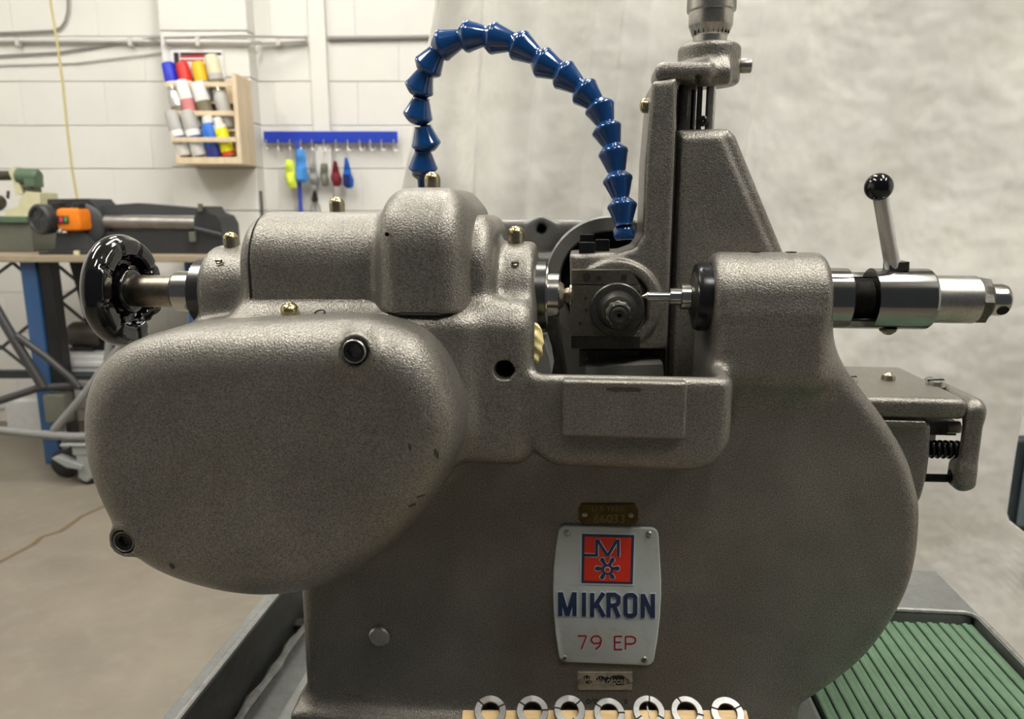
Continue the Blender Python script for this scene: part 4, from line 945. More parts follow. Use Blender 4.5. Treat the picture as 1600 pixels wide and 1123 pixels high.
MB().lathe(a, b-a, [(-.003, .0068), (.001, .0062), (.0035, .0080), (.0065, .0087), (.0095, .0085), (.0120, .0070), (.0122, .0045), (.0080, .0035)], 32).build('nozzle', 'hose_blue', HF, hose, 40)
a = P(660.5, 272, .642); b = P(659, 420, .642)
MB().lathe(a, b-a, [(-.004, .0100), (.002, .0088), (.005, .0046), (.010, .0042), ((b-a).length, .0042)], 24).build('stem', 'hose_blue', HF, hose, 40)

# ================================================================== CLOTH BACKDROP AND WHAT STANDS BESIDE IT
def cloth_sheet(name, label, left, right, D, seed, z0, z1, amp=1.0):
    r = np.random.default_rng(seed)
    kx = r.uniform(5, 16, 6); ph = r.uniform(0, 6.28, 6); am = r.uniform(.3, 1.0, 6)
    sk = r.uniform(-1.2, 1.2, 6)
    def fn(u, v):
        z = z0 + (z1-z0)*v; xl_ = left(z); xr_ = right(z); x = xl_ + (xr_-xl_)*u
        y = sum(am[i]*sin(kx[i]*(x + .16*sk[i]*(z-1)) + ph[i] + .8*sin(2.2*z+i)) for i in range(6))/3.0
        f = max(.10, 1-u*1.6)
        y = .022*amp*y*(.5+f) + .085*amp*f*(abs(sin(15*x*(1-.10*(z-1))+1+.35*sin(3*z)))**.8) + .028*amp*f*abs(sin(37*x+1.5*sin(2*z)+1))
        y += .016*amp*sin(5*z+4*x)*sin(9*x-3*z) + .004*amp*sin(14*z+9*x+2*sin(7*x))*sin(11*x-6*z)
        return Vector((x, D + y, z))
    fr = Frame(((left(1)+right(1))/2, D, z0), room=True)
    o = MB().grid(fn, 260, 150).build(name, 'cloth', fr, None, 180, fix=False)
    sm = o.modifiers.new('thickness', 'SOLIDIFY'); sm.thickness = .0012
    tag(o, label, 'cloth'); return o
DC = 1.22
la, lb = B(664, 0, DC), B(612, 300, DC)
ra, rb_ = B(1600, 110, DC), B(1573, 650, DC)
lin = lambda a, b: (lambda z: a.x + (b.x-a.x)*(z-a.z)/(b.z-a.z))
_zc = B(1575, 812, DC).z
_re = lambda z: lin(ra, rb_)(max(z, rb_.z)) + .030 + max(0, _zc-z)*1.3
cloth_sheet('backdrop_cloth', 'creased off-white cloth hanging behind the machine', lin(la, lb), _re, DC, 3, .0, 1.95)
r2a = B(1480, 300, 2.25); cloth_sheet('drape_cloth', 'off-white cloth hanging behind the slate office chair', lambda z: r2a.x, lambda z: r2a.x+1.3, 2.25, 8, .0, 2.0, .8)
# office chair whose back shows past the edge of the cloth
bx = B(1582, 760, 1.46).x; zb0, zb1 = B(1600, 838, 1.46).z, B(1600, 686, 1.46).z
BF = Frame((bx+.22, 1.62, 0), room=True)
bn = thing('office_chair', 'slate grey office chair beside the edge of the hanging cloth', 'chair', BF)
MB().box((bx, 1.470, zb0), (bx+.42, 1.500, zb1), bevel=.0145, seg=3).build('back_shell', 'bin_dark', BF, bn)
MB().box((bx+.022, 1.452, zb0+.02), (bx+.40, 1.472, zb1-.015), bevel=.009, seg=3).build('back_pad', 'bin_slate', BF, bn)
MB().box((bx+.17, 1.498, .46), (bx+.25, 1.512, zb0+.08), bevel=.004).build('back_bar', 'bin_dark', BF, bn)
MB().box((bx+.14, 1.505, .44), (bx+.50, 1.86, .51), bevel=.025, seg=3).build('seat', 'bin_slate', BF, bn)
MB().cyl((bx+.22, 1.72, .06), (bx+.22, 1.72, .441), .025).build('post', 'rubber', BF, bn)
for k in range(5):
    an = 2*pi*k/5+.3; e = Vector((bx+.22+.25*cos(an), 1.72+.25*sin(an), .065))
    MB().cyl((bx+.22, 1.72, .09), e, .02, .014, 12).build('foot', 'rubber', BF, bn); MB().ball(e-Vector((0, 0, .035)), .03, 14, 8).build('caster', 'rubber', BF, bn)

# ================================================================== THINGS ON THE BACK WALL
def rb(px, py, D): return B(px, py, D)
# conduits
def run(name, pts, r, m, label, cat='conduit', D=None):
    ps = [B(x, y, d) for x, y, d in pts]; fr = Frame(ps[0], room=True)
    o = MB().tube(ps, r, 10).build(name, m, fr); tag(o, label, cat); return o
cf = Frame(B(200, 63, DW-.02), room=True)
cd_ = thing('conduit', 'white painted conduit running along the wall above the can rack', 'conduit', cf)
MB().tube([B(-20, 63, DW-.022), B(250, 64, DW-.022)] + [B(262, 65, DP-.022), B(392, 66, DP-.022)] + [B(408, 66, DW-.03), B(480, 63, DW-.022)], .011, 10).build('pipe', 'conduit', cf, cd_)
for px, d_ in ((29, DW), (205, DW), (310, DP), (436, DW)): 
    c = B(px, 65, d_-.02); MB().box((c.x-.010, d_-.038, c.z-.022), (c.x+.010, d_, c.z+.018), bevel=.003).build('clip', 'conduit', cf, cd_)
run('cable', [(-20, 88, DW-.012), (90, 82, DW-.012), (180, 68, DW-.012), (235, 60, DW-.03), (262, 59, DP-.014), (380, 56, DP-.014), (398, 57, DP-.02), (480, 59, DW-.05)], .005, 'cable_grey', 'grey cable sagging from the conduit to the riser', 'cable')
run('cable', [(-20, 102, DW-.010), (120, 98, DW-.010), (250, 82, DW-.012), (268, 76, DP-.012), (255, 68, DP-.012)], .004, 'conduit', 'thin white cable sagging below the conduit', 'cable')
cv_ = [(-20, 52), (40, 50), (82, 48), (95, 43), (102, 33), (106, 18), (107, -30)]
run('cable', [(x, y, DW-.012) for x, y in cv_], .006, 'cable_grey', 'grey cable bending upward at the corner above the conduit', 'cable')
run('ledge_pipe', [(513, 60, DW-.015), (640, 58, DW-.015), (720, 57, DW-.015)], .010, 'cable_grey', 'grey pipe between the boxed riser and the hanging cloth', 'pipe')
run('hanging_cord', [(76, -30, 3.45), (80, 10, 3.45), (90, 70, 3.45), (98, 130, 3.45), (105, 200, 3.45), (112, 260, 3.45), (121, 312, 3.45)], .0055, 'cord_yellow', 'yellow cord hanging in front of the block wall', 'cord')
# sign above the rack
q0, q1 = B(267, 79, DP), B(351, 106, DP); SGF = Frame((q0.x, DP, q1.z), room=True)
sg = thing('wall_sign', 'black and red printed sign with white border above the can rack', 'sign', SGF)
MB().box((q0.x, DP-.012, q1.z-.05), (q1.x, DP-.001, q0.z), bevel=.004).build('panel', 'sign_white', SGF, sg)
def strip(x0, y0, x1, y1, m): 
    a, b = B(x0, y0, DP-.013), B(x1, y1, DP-.013); MB().box((a.x, DP-.0135, b.z), (b.x, DP-.0122, a.z)).build('print', m, SGF, sg)
strip(271, 82, 281, 106, 'sign_black'); strip(281.2, 82, 346, 86, 'sign_black'); strip(281.2, 86.2, 320, 90, 'sign_red'); strip(281.2, 93, 318, 96, 'sign_red'); strip(300, 82, 318, 85.8, 'sign_red')
# wooden can rack on the pilaster
DR = DP - .200                                          # front of the rack, three stepped tiers
KF = Frame(B(325, 255, DP), room=True)
rk = thing('can_rack', 'stepped pine wall rack full of spray cans', 'rack', KF)
xL, xR = B(266, 140, DR).x, B(363, 140, DR).x
TD_ = {'r1': DR+.134, 'r2': DR+.067, 'r3': DR}
zr = {k: B(320, y, d).z for k, y, d in (('top', 114, DR), ('r1', 132, DR+.134), ('r2', 177, DR+.067), ('r3', 218, DR), ('bot', 247, DR), ('end', 256, DR))}
MB().box((xR, DR, zr['end']), (xR+.020, DP-.001, zr['top']), bevel=.002).build('side_panel', 'wood_rack', KF, rk)
MB().box((xL-.004, DR+.010, zr['end']), (xL+.012, DP-.001, zr['r3']), bevel=.002).build('side_panel', 'wood_rack', KF, rk)
MB().box((xL-.004, DR+.136, zr['r3']-.001), (xL+.012, DP-.001, zr['r1']), bevel=.002).build('side_panel', 'wood_rack', KF, rk)
for nm in ('r1', 'r2', 'r3'):
    xq = B({'r1': 258, 'r2': 263, 'r3': 268}[nm], {'r1': 132, 'r2': 177, 'r3': 218}[nm], TD_[nm]).x
    MB().box((xq, TD_[nm]-.010, zr[nm]-.012), (xR+.0005, TD_[nm]+.001, zr[nm]+.010), bevel=.002).build('rail', 'wood_rack', KF, rk)
shelf_z = {'r1': zr['r1']-.075, 'r2': zr['r2']-.070, 'bot': zr['bot']+.004}
MB().box((B(262, 150, DR+.134).x, DR+.136, shelf_z['r1']-.010), (xR, DP-.011, shelf_z['r1']), bevel=.001).build('shelf', 'wood_rack', KF, rk)
MB().box((B(266, 190, DR+.067).x, DR+.069, shelf_z['r2']-.010), (xR, DR+.1335, shelf_z['r2']), bevel=.001).build('shelf', 'wood_rack', KF, rk)
MB().box((xL-.002, DR-.004, zr['end']), (xR+.0005, DP-.002, zr['bot']+.004), bevel=.002).build('shelf', 'wood_rack', KF, rk)
MB().box((xL, DP-.010, zr['bot']), (xR, DP-.0012, zr['r1']+.03)).build('back_board', 'wood_rack', KF, rk)
def can(label, px, base, pyt, m, cap, capm, r=.030, lean=None, band=None, kind='spray', dy=.06):
    zb_ = shelf_z[base] + .0008; D = {'r1': DR+.170, 'r2': DR+.101, 'bot': DR+.036}[base]; top = B(px, pyt, D)
    lean = {'r1': .16, 'r2': .24, 'bot': .24}[base] if lean is None else lean; h = top.z - zb_; ax = Vector((-lean, 0, 1)).normalized(); b0 = Vector((top.x + lean*h, D, zb_ + r*lean)); L = (top - b0).length
    fr = Frame(b0, room=True); t = thing('spray_can' if kind == 'spray' else 'bottle', label, 'can' if kind == 'spray' else 'bottle', fr, 'cans in the wall rack')
    ch = .070 if kind == 'spray' and capm else .03
    hb = L - (ch if capm else .03)
    MB().lathe(b0, ax, [(0, r*.92), (.004, r), (hb-.018, r), (hb, r*.72)], 24).build('body', m, fr, t)
    if capm: MB().lathe(b0, ax, [(hb-.018, r*.97), (hb-.016, r*1.02), (L-.008, r*.93), (L, r*.78)] if kind == 'spray' else [(hb-.004, r*.70), (L-.004, r*.66), (L, r*.55)], 24).build('cap', capm, fr, t)
    else:
        MB().lathe(b0, ax, [(hb, r*.72), (hb+.010, r*.45), (hb+.012, r*.30), (L, r*.26)], 20).build('valve', 'can_metal', fr, t)
    if band:
        for z0, z1, bm_ in band: MB().lathe(b0, ax, [(hb*z0, r*1.012), (hb*z1, r*1.012)], 24, cap=False).build('label_band', bm_, fr, t)
can('spray can with blue cap on the top tier of the wall rack', 261.5, 'r1', 98, 'can_white', 1, 'cap_blue', .031)
can('spray can with red cap on the top tier of the wall rack', 283.5, 'r1', 98, 'can_white', 1, 'cap_red', .031)
can('spray can with yellow cap on the top tier of the wall rack', 308, 'r1', 97, 'can_grey', 1, 'cap_yellow', .031)
can('tall spray can with cream cap on the top tier of the wall rack', 329, 'r1', 86, 'can_grey', 1, 'cap_cream', .033, band=[(.35, .7, 'can_olive')])
can('bare metal spray can without cap at the open side of the middle tier', 267, 'r2', 133, 'can_metal', 1, None, .030, dy=.075, band=[(.1, .6, 'can_olive')])
can('white-capped spray can with pink label on the middle tier', 282, 'r2', 126, 'can_white', 1, 'can_white', .031, dy=.05, band=[(.45, .9, 'can_pink')])
can('white-capped spray can with olive label on the middle tier', 307, 'r2', 129, 'can_white', 1, 'can_white', .033, dy=.05, band=[(.3, .9, 'can_olive')])
can('silver aerosol can without cap beside the rack side panel', 339, 'r2', 136, 'can_grey', 1, None, .032, dy=.06)
can('translucent white can with blue band at the open side of the bottom tier', 266, 'bot', 174, 'can_white', 1, 'can_grey', .032, dy=.045, band=[(.48, .66, 'can_band')])
can('translucent white can with blue band second on the bottom tier', 290, 'bot', 173, 'can_white', 1, 'can_grey', .033, dy=.045, band=[(.48, .66, 'can_band')])
can('blue bottle with white cap on the bottom tier of the rack', 323, 'bot', 182, 'can_blue', 1, 'can_white', .034, .13, kind='bottle', dy=.05, band=[(0, .32, 'can_navy')])
can('yellow bottle with white cap and red foot on the bottom tier', 338, 'bot', 184, 'can_yellow', 1, 'can_white', .029, .26, kind='bottle', dy=.045, band=[(0, .12, 'can_red'), (.86, .98, 'can_white')])
# hook rail
DH = DW - .050
a, b = B(411, 204, DH), B(621, 223, DH); HRF = Frame((a.x, DW, b.z), room=True)
hr = thing('hook_rail', 'long blue wall rail with a row of metal hooks', 'rail', HRF)
zt_ = B(515, 205, DH).z; zl_ = B(515, 222.5, DH).z
MB().box((a.x, DH, zl_), (b.x, DW-.0315, zt_), bevel=.002).build('board', 'rail_blue', HRF, hr)
for px in (420, 470, 560, 612):
    c = B(px, 213, DH); MB().box((c.x-.012, DW-.0325, c.z-.018), (c.x+.012, DW-.0006, c.z+.018)).build('standoff', 'rail_blue', HRF, hr)
hooks = [416, 434, 452.5, 470, 487, 506, 524.5, 543, 562, 578.5, 596, 615]
for px in hooks:
    c = B(px, 222, DH-.004); pts = [c + Vector((0, 0, .012)), c + Vector((0, 0, -.022))] + [c + Vector((.012-.012*cos(t), -.006, -.026-.014*sin(t))) for t in [pi*k/8 for k in range(9)]] + [c + Vector((.026, -.008, -.020))]
    MB().tube(pts, .0036, 8).build('hook', 'hook_metal', HRF, hr)
def glove(name, label, cat, px, y0, y1, wpx, m, m2=None, skew=0, string=True, shape=0):
    D = DH - .030; c = B(px, (y0+y1)/2, D); t0 = B(px, y0, D).z; t1 = B(px, y1, D).z; wd = wpx*D/1155/2
    fr = Frame((c.x, D, t0), room=True); t = thing(name, label, cat, fr, 'gear hanging from the hook rail')
    n = 9; ring = []
    def sec(f):          # half width and depth down the hanging bundle
        w_ = wd*([.72, .86, .92, .95, 1.0, 1.0, 1.02, 1.0, .9] if shape == 0 else [.25, .4, .55, .72, .9, 1.05, 1.1, 1.0, .85])[f]
        return w_, .016 + .008*sin(f*1.3)
    mb = MB(); vs = []; fs = []; seg = 14
    for f in range(n):
        w_, dd = sec(f); z = t0 + (t1-t0)*f/(n-1); ox = c.x + skew*(f/(n-1)-.5)*wd
        for k in range(seg): 
            a_ = 2*pi*k/seg; vs.append(Vector((ox + w_*cos(a_)*(1+.12*sin(3*a_+f)), D + dd*sin(a_), z + .004*sin(2*a_+f))))
    for f in range(n-1):
        for k in range(seg): fs.append([f*seg+k, f*seg+(k+1) % seg, (f+1)*seg+(k+1) % seg, (f+1)*seg+k])
    fs += [list(range(seg))[::-1], [(n-1)*seg+k for k in range(seg)]]
    mb.add(vs, fs).build('body', m, fr, t)
    if m2:
        q = MB(); w_, dd = sec(5); z0_, z1_ = t0+(t1-t0)*.55, t1*.98+t0*.02
        q.box((c.x-w_*.9+skew*wd*.2, D-dd-.010, z1_+.004), (c.x+w_*.5+skew*wd*.2, D-dd*.4, z0_), bevel=.006).build('fold', m2, fr, t)
    if string:
        h = B(px, 231, DH-.010); MB().tube([h + Vector((0, -.002, 0)), Vector((c.x, D, t0-.006))], .0018, 6).build('loop', 'cable_grey', fr, t)
glove('work_glove', 'neon yellow work glove hanging from the blue rail', 'glove', 454, 250, 293, 15, 'glove_neon', None, .35)
glove('work_glove', 'sky blue folded glove hanging from the blue rail', 'glove', 471, 234, 284, 16, 'glove_sky', 'glove_sky', .2, False)
glove('work_glove', 'light grey glove hanging beside the sky blue one', 'glove', 490, 256, 288, 15, 'glove_grey', None, .3, True, 1)
glove('work_glove', 'olive grey glove hanging between grey and maroon gloves', 'glove', 507, 256, 290, 12, 'glove_olive', None, .1)
glove('work_glove', 'maroon glove hanging from the blue rail', 'glove', 525, 252, 290, 14, 'glove_maroon', None, .2, True, 1)
glove('work_glove', 'royal blue glove with navy cuff hanging from the rail', 'glove', 543, 247, 293, 14, 'glove_blue', 'glove_navy', .4, True, 1)
a, b = B(464, 220, DH-.012), B(471, 345, DH-.008); o = MB().box((a.x-.010, DH-.016, b.z), (a.x+.010, DH-.008, a.z), bevel=.002).build('blue_strap', 'strap_blue', Frame(a, room=True)); tag(o, 'narrow blue strap hanging behind the sky blue glove', 'strap')
c = B(492, 308, DW-.03); PLF = Frame((c.x, DW-.03, c.z), room=True); pls = thing('pliers', 'small black-headed pliers hung on the wall below the gloves', 'pliers', PLF)
MB().prism([c+Vector((x, -.006, z)) for x, z in ((-.004, .035), (.004, .035), (.016, -.010), (.012, -.024), (-.012, -.024), (-.016, -.010))], [c+Vector((x, .006, z)) for x, z in ((-.004, .035), (.004, .035), (.016, -.010), (.012, -.024), (-.012, -.024), (-.016, -.010))]).build('jaw', 'rubber', PLF, pls)
for s in (-1, 1): MB().tube([c+Vector((s*.008, 0, -.02)), c+Vector((s*.020, 0, -.045)), c+Vector((s*.024, 0, -.080))], .0045, 8).build('handle', 'cable_grey', PLF, pls)
MB().cyl(c+Vector((0, .03, .030)), c+Vector((0, -.008, .030)), .003).build('peg', 'hook_metal', PLF, pls)
a, b = B(404, 298, DW-.08), B(407, 420, DW-.10); o = MB().box((a.x-.012, DW-.09, 0.0), (a.x+.014, DW-.065, a.z), bevel=.002).build('steel_bar', 'rod_dark', Frame((a.x, DW-.08, 0), room=True)); tag(o, 'dark steel bar standing against the wall by the pilaster', 'bar')

# ================================================================== WORK TABLE WITH MACHINES
DT0, DT1 = 3.02, 3.62
z_tb = B(100, 399, DT0).z
tx0, tx1 = B(-120, 400, DT0).x, B(322, 400, DT0).x
WT = Frame(((tx0+tx1)/2, DT0+.2, 0), room=True)
tb = thing('work_table', 'wooden-topped work table with blue steel legs', 'table', WT)
MB().box((tx0, DT0, z_tb-.028), (tx1, DT1, z_tb), bevel=.004).build('tabletop', 'table_wood', WT, tb)
lx0, lx1 = B(44, 500, DT0+.05).x, B(68, 500, DT0+.05).x
MB().box((lx0, DT0+.04, .02), (lx1, DT0+.12, z_tb-.0285), bevel=.004).build('leg', 'post_blue', WT, tb)
lx0, lx1 = B(72, 500, DT0+.06).x, B(92, 500, DT0+.06).x
MB().box((lx0, DT0+.05, .02), (lx1, DT0+.11, z_tb-.0285), bevel=.003).build('leg', 'post_black', WT, tb)
a, b = B(128, 402, DT0+.3), B(160, 520, DT0+.3)
MB().obox((a+b)/2, (b-a)/2*1.6, (.045, 0, .01), (0, .03, 0), .003).build('leg', 'post_black', WT, tb)
lx0, lx1 = B(330, 500, DT0+.06).x-.09, B(330, 500, DT0+.06).x-.03
MB().box((lx0, DT0+.05, .02), (lx1, DT0+.11, z_tb-.0285), bevel=.003).build('leg', 'post_blue', WT, tb)
for x0, y0, x1, y1, d in ((-10, 432, 40, 395, .5), (10, 402, 48, 434, .45), (82, 408, 140, 455, .45), (140, 436, 92, 470, .45), (92, 468, 145, 512, .45), (0, 545, 55, 500, .5), (0, 540, 48, 578, .5)):
    MB().cyl(B(x0, y0, DT0+d), B(x1, y1, DT0+d), .008, None, 8).build('brace', 'tube_dark', WT, tb)
MB().box((B(-60, 586, DT1).x, DT1-.08, B(0, 590, DT1-.06).z), (B(200, 586, DT1).x, DT1-.04, B(0, 578, DT1-.06).z), bevel=.003).build('lower_rail', 'bin_dark', WT, tb)
# slip roll machine with orange gearbox
D0 = DT0 + .10
RLF = Frame(B(230, 398, D0), room=True)
sr = thing('slip_roll', 'black slip roll bending machine with orange gearbox on the table', 'machine', RLF)
def bpx(name, x0, y0, x1, y1, d0, d1, m, parent, fr, bev=.004):
    a, b = B(x0, y0, d0), B(x1, y1, d0); return MB().box((a.x, d0, b.z), (b.x, d1, a.z), bevel=bev).build(name, m, fr, parent)
def ppx(name, pts, d0, d1, m, parent, fr):
    f = [B(x, y, d0) for x, y in pts]; return MB().prism(f, [Vector((p.x, d1, p.z)) for p in f]).build(name, m, fr, parent)
ztop = z_tb
a = B(160, 362, D0); b = B(345, 392, D0)
MB().box((a.x, D0+.02, ztop+.0005), (b.x-.02, D0+.20, a.z), bevel=.004).build('bed', 'roll_black', RLF, sr)
MB().cyl(B(166, 347, D0+.03), B(310, 349, D0+.03), .028, None, 24).build('roller', 'roll_steel', RLF, sr)
MB().cyl(B(166, 360, D0+.10), B(310, 362, D0+.10), .026, None, 24).build('roller', 'roll_steel', RLF, sr)
ppx('top_guard', [(157, 336), (158, 321), (215, 317), (305, 325), (318, 329), (318, 337)], D0+.06, D0+.16, 'roll_dark', sr, RLF)
ppx('end_frame', [(303, 398), (303, 340), (312, 326), (318, 322), (324, 332), (338, 337), (346, 350), (349, 398)], D0, D0+.20, 'roll_black', sr, RLF)
MB().cyl(B(313, 330, D0-.01), B(313, 318, D0-.01), .010, None, 12).build('clamp_screw', 'machine_bench', RLF, sr)
bpx('end_bearing', 294, 362, 306, 378, D0-.015, D0+.02, 'machine_bench', sr, RLF)
MB().cyl(B(303, 356, D0-.02), B(345, 366, D0-.02), .007, None, 10).build('crank_arm', 'roll_dark', RLF, sr)
ppx('end_frame', [(120, 394), (125, 340), (138, 318), (150, 322), (168, 360), (170, 394)], D0+.03, D0+.20, 'roll_dark', sr, RLF)
ppx('belt_guard', [(74, 330), (74, 311), (138, 310), (157, 332), (150, 336), (136, 320), (84, 320)], D0+.02, D0+.20, 'roll_black', sr, RLF)
MB().lathe(B(132, 350, D0+.02), (0, -1, 0), [(-.05, .085), (0, .085), (.01, .07), (.012, .001)], 28, cap=False).build('gear_case', 'roll_dark', RLF, sr)
gbx = bpx('gearbox', 84, 325, 127, 361, D0-.07, D0+.06, 'orange', sr, RLF, .018)
bpx('switch_plate', 87, 337, 106, 349, D0-.078, D0-.068, 'rubber', gbx, RLF, .002); bpx('stop_button', 92, 339, 98, 347, D0-.084, D0-.077, 'switch_red', gbx, RLF, .002); bpx('start_button', 99.5, 338.5, 104.5, 346.5, D0-.084, D0-.077, 'switch_green', gbx, RLF, .002)
c = B(95, 361, D0-.075); MB().lathe(c, (0, -1, 0), [(0, .008), (.008, .008), (.010, .005), (.010, .0002)], 14, cap=False).build('lock_knob', 'can_metal', gbx.parent and RLF, gbx)
a = B(60, 343, D0-.08); ax_ = Vector((-.34, -.94, -.02)).normalized()
mt = MB().lathe(a - ax_*.07, ax_, [(0, .050), (.02, .056), (.022, .060), (.065, .062), (.073, .055), (.073, .046), (.065, .042), (.065, .001)], 32, cap=False).build('motor', 'roll_black', RLF, sr)
MB().lathe(a - ax_*.085, ax_, [(-.02, .040), (-.02, .050), (.018, .052), (.018, .040)], 28).build('motor_flange', 'can_grey', RLF, mt)
for k in range(6): 
    _, u_, v_ = ortho(ax_); an = k*pi/3; dd = u_*cos(an)+v_*sin(an); MB().obox(a - ax_*.0035 + dd*.024, dd*.014, ax_.cross(dd)*.003, ax_*.001).build('vent', 'roll_dark', RLF, mt)
bpx('cable_gland', 80, 316, 92, 328, D0-.05, D0, 'rubber', sr, RLF); bpx('cable_gland', 112, 317, 124, 326, D0-.05, D0, 'rubber', sr, RLF)
a = B(70, 380, D0); ppx('foot', [(64, 396), (86, 388), (88, 364), (128, 362), (150, 388), (158, 397)], D0-.02, D0+.10, 'roll_dark', sr, RLF)
MB().box((B(64, 390, D0-.03).x, D0-.05, ztop+.0005), (B(160, 390, D0).x, D0+.15, ztop+.012), bevel=.003).build('foot_plate', 'roll_black', RLF, sr)
# horizontal bandsaw: cream frame, green motor
D1 = DT0 + .32
BSF = Frame(B(30, 380, D1), room=True)
bs_ = thing('band_saw', 'cream and green horizontal band saw at the far end of the table', 'machine', BSF)
a, b = B(-60, 345, D1), B(66, 392, D1)
MB().box((a.x, D1-.06, ztop+.0005), (b.x, D1+.16, B(30, 348, D1-.06).z), bevel=.005).build('base', 'machine_bench', BSF, bs_)
MB().box((a.x, D1-.08, B(30, 348, D1-.08).z), (b.x, D1+.17, B(30, 338, D1-.08).z), bevel=.004).build('bed', 'machine_green', BSF, bs_)
ppx('vise', [(6, 340), (10, 328), (28, 322), (30, 312), (40, 299), (62, 301), (63, 322), (48, 338)], D1-.05, D1+.08, 'machine_cream', bs_, BSF)
MB().cyl(B(-40, 275, D1), B(16, 274, D1), .021, None, 20).build('saw_bow', 'motor_dark', BSF, bs_)
ppx('motor_arm', [(13, 268), (18, 262), (25, 262), (27, 280), (36, 302), (25, 304), (20, 284)], D1-.03, D1+.02, 'machine_cream', bs_, BSF)
ppx('belt_cover', [(22, 261), (28, 264), (30, 280), (38, 296), (33, 300), (26, 284)], D1-.012, D1+.04, 'roll_black', bs_, BSF)
mo_ = MB().lathe(B(28, 275, D1-.01), B(64, 277, D1-.01)-B(28, 275, D1-.01), [(0, .030), (.004, .034), (.070, .036), (.085, .036), (.094, .028), (.096, .001)], 28).build('motor', 'machine_green', BSF, bs_)
bpx('terminal_box', 36, 280, 54, 292, D1-.05, D1+.02, 'machine_green', mo_, BSF)
bpx('motor_mount', 40, 291, 53, 302, D1-.03, D1+.03, 'machine_bench', bs_, BSF)
MB().lathe(B(-6, 316, D1-.05), B(10, 318, D1-.05)-B(-6, 316, D1-.05), [(0, .030), (.02, .032), (.03, .024)], 20).build('hand_crank', 'motor_dark', BSF, bs_)
MB().cyl(B(12, 310, D1-.03), B(13, 298, D1-.03), .006, None, 10).build('stop_screw', 'rubber', BSF, bs_)
# small tin on the table edge
c = B(115, 391, DT0+.03); o = MB().lathe((c.x, DT0+.05, ztop+.0005), (0, 0, 1), [(0, .012), (.014, .012), (.016, .010), (.016, .0002)], 18, cap=False).build('small_tin', 'machine_cream', Frame((c.x, DT0+.05, ztop), room=True)); tag(o, 'tiny cream tin near the edge of the work table', 'tin')
# things under the table
c = B(140, 548, DT1-.35); MDF = Frame((c.x, DT1-.35, B(140, 582, DT1-.45).z), room=True)
zsh = B(140, 552, DT1-.40).z
cr_ = thing('storage_crate', 'white crate on the lower shelf of the work table', 'crate', MDF)
z_sh = B(140, 582, DT1-.45).z
MB().box((B(60, 590, DT1-.50).x, DT1-.50, z_sh-.022), (B(215, 590, DT1-.50).x, DT1-.05, z_sh-.0005), bevel=.002).build('lower_shelf', 'bin_dark', WT, tb)
MB().box((B(102, 560, DT1-.45).x, DT1-.45, z_sh), (B(170, 560, DT1-.45).x, DT1-.15, zsh), bevel=.008).build('body', 'box_white', MDF, cr_)
MB().box((B(100, 560, DT1-.455).x, DT1-.458, zsh-.05), (B(172, 560, DT1-.455).x, DT1-.14, zsh-.028), bevel=.004).build('lip', 'box_white', MDF, cr_)
MTF = Frame((c.x, DT1-.30, zsh), room=True); mo2 = thing('spare_motor', 'dark old electric motor on the white crate under the table', 'motor', MTF)
x0_, x1_ = B(112, 530, DT1-.30).x, B(162, 530, DT1-.30).x; zc = zsh + .068
MB().lathe((x0_, DT1-.30, zc), (1, 0, 0), [(0, .035), (.006, .052), (.02, .060), (x1_-x0_-.02, .060), (x1_-x0_, .048), (x1_-x0_, .001)], 26).build('body', 'motor_dark', MTF, mo2)
MB().box((x0_+.02, DT1-.36, zsh+.0005), (x1_-.02, DT1-.24, zsh+.02), bevel=.003).build('foot', 'rubber', MTF, mo2)
MB().lathe((x0_-.002, DT1-.30, zc), (-1, 0, 0), [(-.002, .022), (.006, .020), (.006, .001)], 20, cap=False).build('end_cap', 'can_metal', MTF, mo2)
# tube-framed rolling stand in front of the table
TD = 2.88
za_ = B(60, 678, TD).z
TBF = Frame(B(60, 740, TD), room=True)
ts = thing('tube_stand', 'grey tubular rolling stand in front of the work table', 'stand', TBF)
def tb_(name, pts, r, m): return MB().tube([B(x, y, TD+(d-TD)*.45) for x, y, d in pts], r*1.1, 12).build(name, m, TBF, ts)
tb_('tube', [(-60, 668, TD), (0, 672, TD), (60, 678, TD), (110, 682, TD), (135, 682, TD), (160, 676, TD+.02), (200, 660, TD+.10)], .016, 'tube_grey')
tb_('tube', [(84, 672, TD+.01), (130, 618, TD+.03), (165, 570, TD+.05), (205, 520, TD+.08)], .014, 'tube_grey')
tb_('tube', [(162, 600, TD+.06), (168, 560, TD+.06), (172, 520, TD+.06), (176, 470, TD+.06)], .013, 'tube_grey')
tb_('tube', [(-60, 642, TD+.15), (0, 626, TD+.15), (60, 606, TD+.15), (110, 602, TD+.17), (170, 607, TD+.2)], .014, 'tube_dark')
tb_('tube', [(-30, 440, TD+.12), (10, 510, TD+.12), (40, 560, TD+.12), (68, 606, TD+.13)], .017, 'tube_dark')
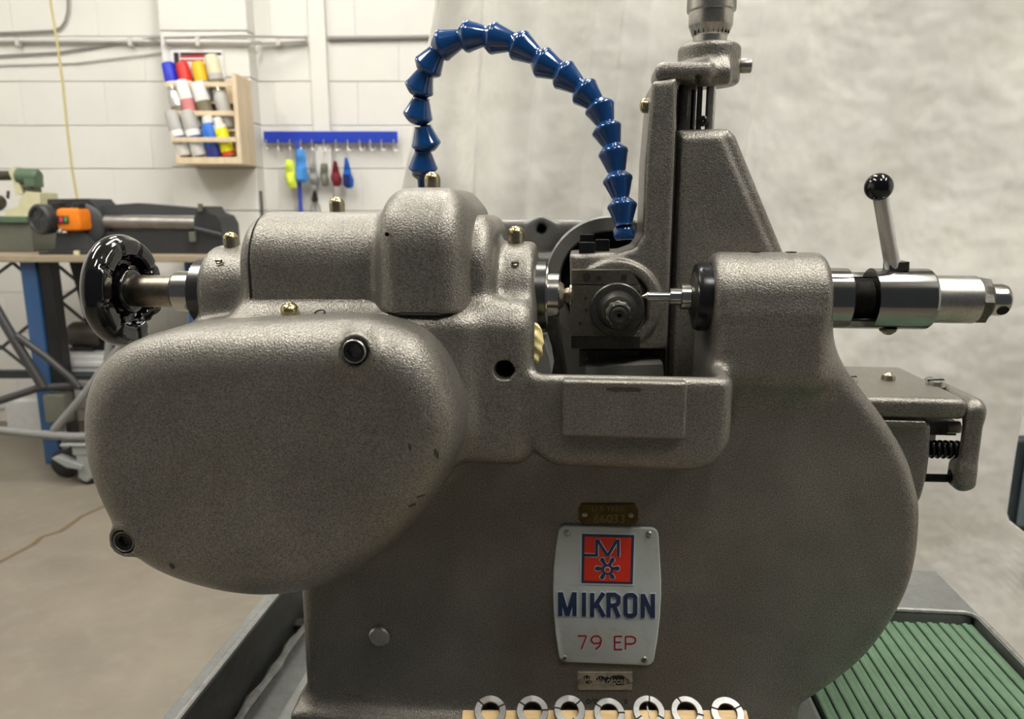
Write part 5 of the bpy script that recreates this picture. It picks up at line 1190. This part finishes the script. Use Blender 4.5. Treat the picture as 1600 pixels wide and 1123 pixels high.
tb_('tube', [(26, 524, TD+.12), (70, 556, TD+.13), (110, 590, TD+.14), (124, 606, TD+.15)], .013, 'tube_dark')
c = B(128, 690, TD); MB().box((c.x-.075, TD-.03, c.z-.012), (c.x+.055, TD+.05, c.z-.002), bevel=.003).build('caster_plate', 'caster_grey', TBF, ts)
MB().box((c.x-.035, TD-.02, c.z-.055), (c.x+.035, TD+.04, c.z-.0125), bevel=.008).build('caster_fork', 'caster_grey', TBF, ts)
rr = .036; zc = rr+.0005
MB().box((c.x-.024, TD-.016, zc-.01), (c.x+.034, TD+.042, c.z-.05), bevel=.006).build('caster_fork', 'caster_grey', TBF, ts)
MB().lathe((c.x+.005, TD-.008, zc), (0, 1, 0), [(0, rr*.8), (.004, rr), (.030, rr), (.034, rr*.8)], 24).build('caster_wheel', 'rubber', TBF, ts)
MB().lathe((c.x+.005, TD-.010, zc), (0, -1, 0), [(-.002, rr*.62), (.004, rr*.60), (.006, rr*.2), (.006, .0005)], 20, cap=False).build('wheel_hub', 'caster_grey', TBF, ts)
ppx('brake_pedal', [(80, 716), (84, 714), (108, 722), (128, 728), (128, 734), (104, 730)], TD-.03, TD+.02, 'caster_grey', ts, TBF)
c2 = B(90, 612, TD+.08); MB().box((c2.x-.05, TD+.05, c2.z-.13), (c2.x+.04, TD+.12, c2.z-.005), bevel=.01).build('caster_fork', 'machine_bench', TBF, ts)
MB().lathe((c2.x, TD+.068, .062), (0, 1, 0), [(0, .05), (.004, .062), (.03, .062), (.034, .05)], 24).build('caster_wheel', 'rubber', TBF, ts)
MB().cyl((c2.x, TD+.085, .06), (c2.x, TD+.085, c2.z-.12), .012).build('caster_stem', 'tube_grey', TBF, ts)
# folded white sheet on the floor behind the stand
c = B(40, 640, 3.62); o = MB().box((B(6, 640, 3.55).x, 3.55, .0005), (B(70, 640, 3.55).x, 3.72, B(40, 624, 3.55).z), bevel=.015, seg=3).build('white_carton', 'box_white', Frame((c.x, 3.62, 0), room=True)); tag(o, 'low white carton on the floor by the wall behind the tube stand', 'carton')
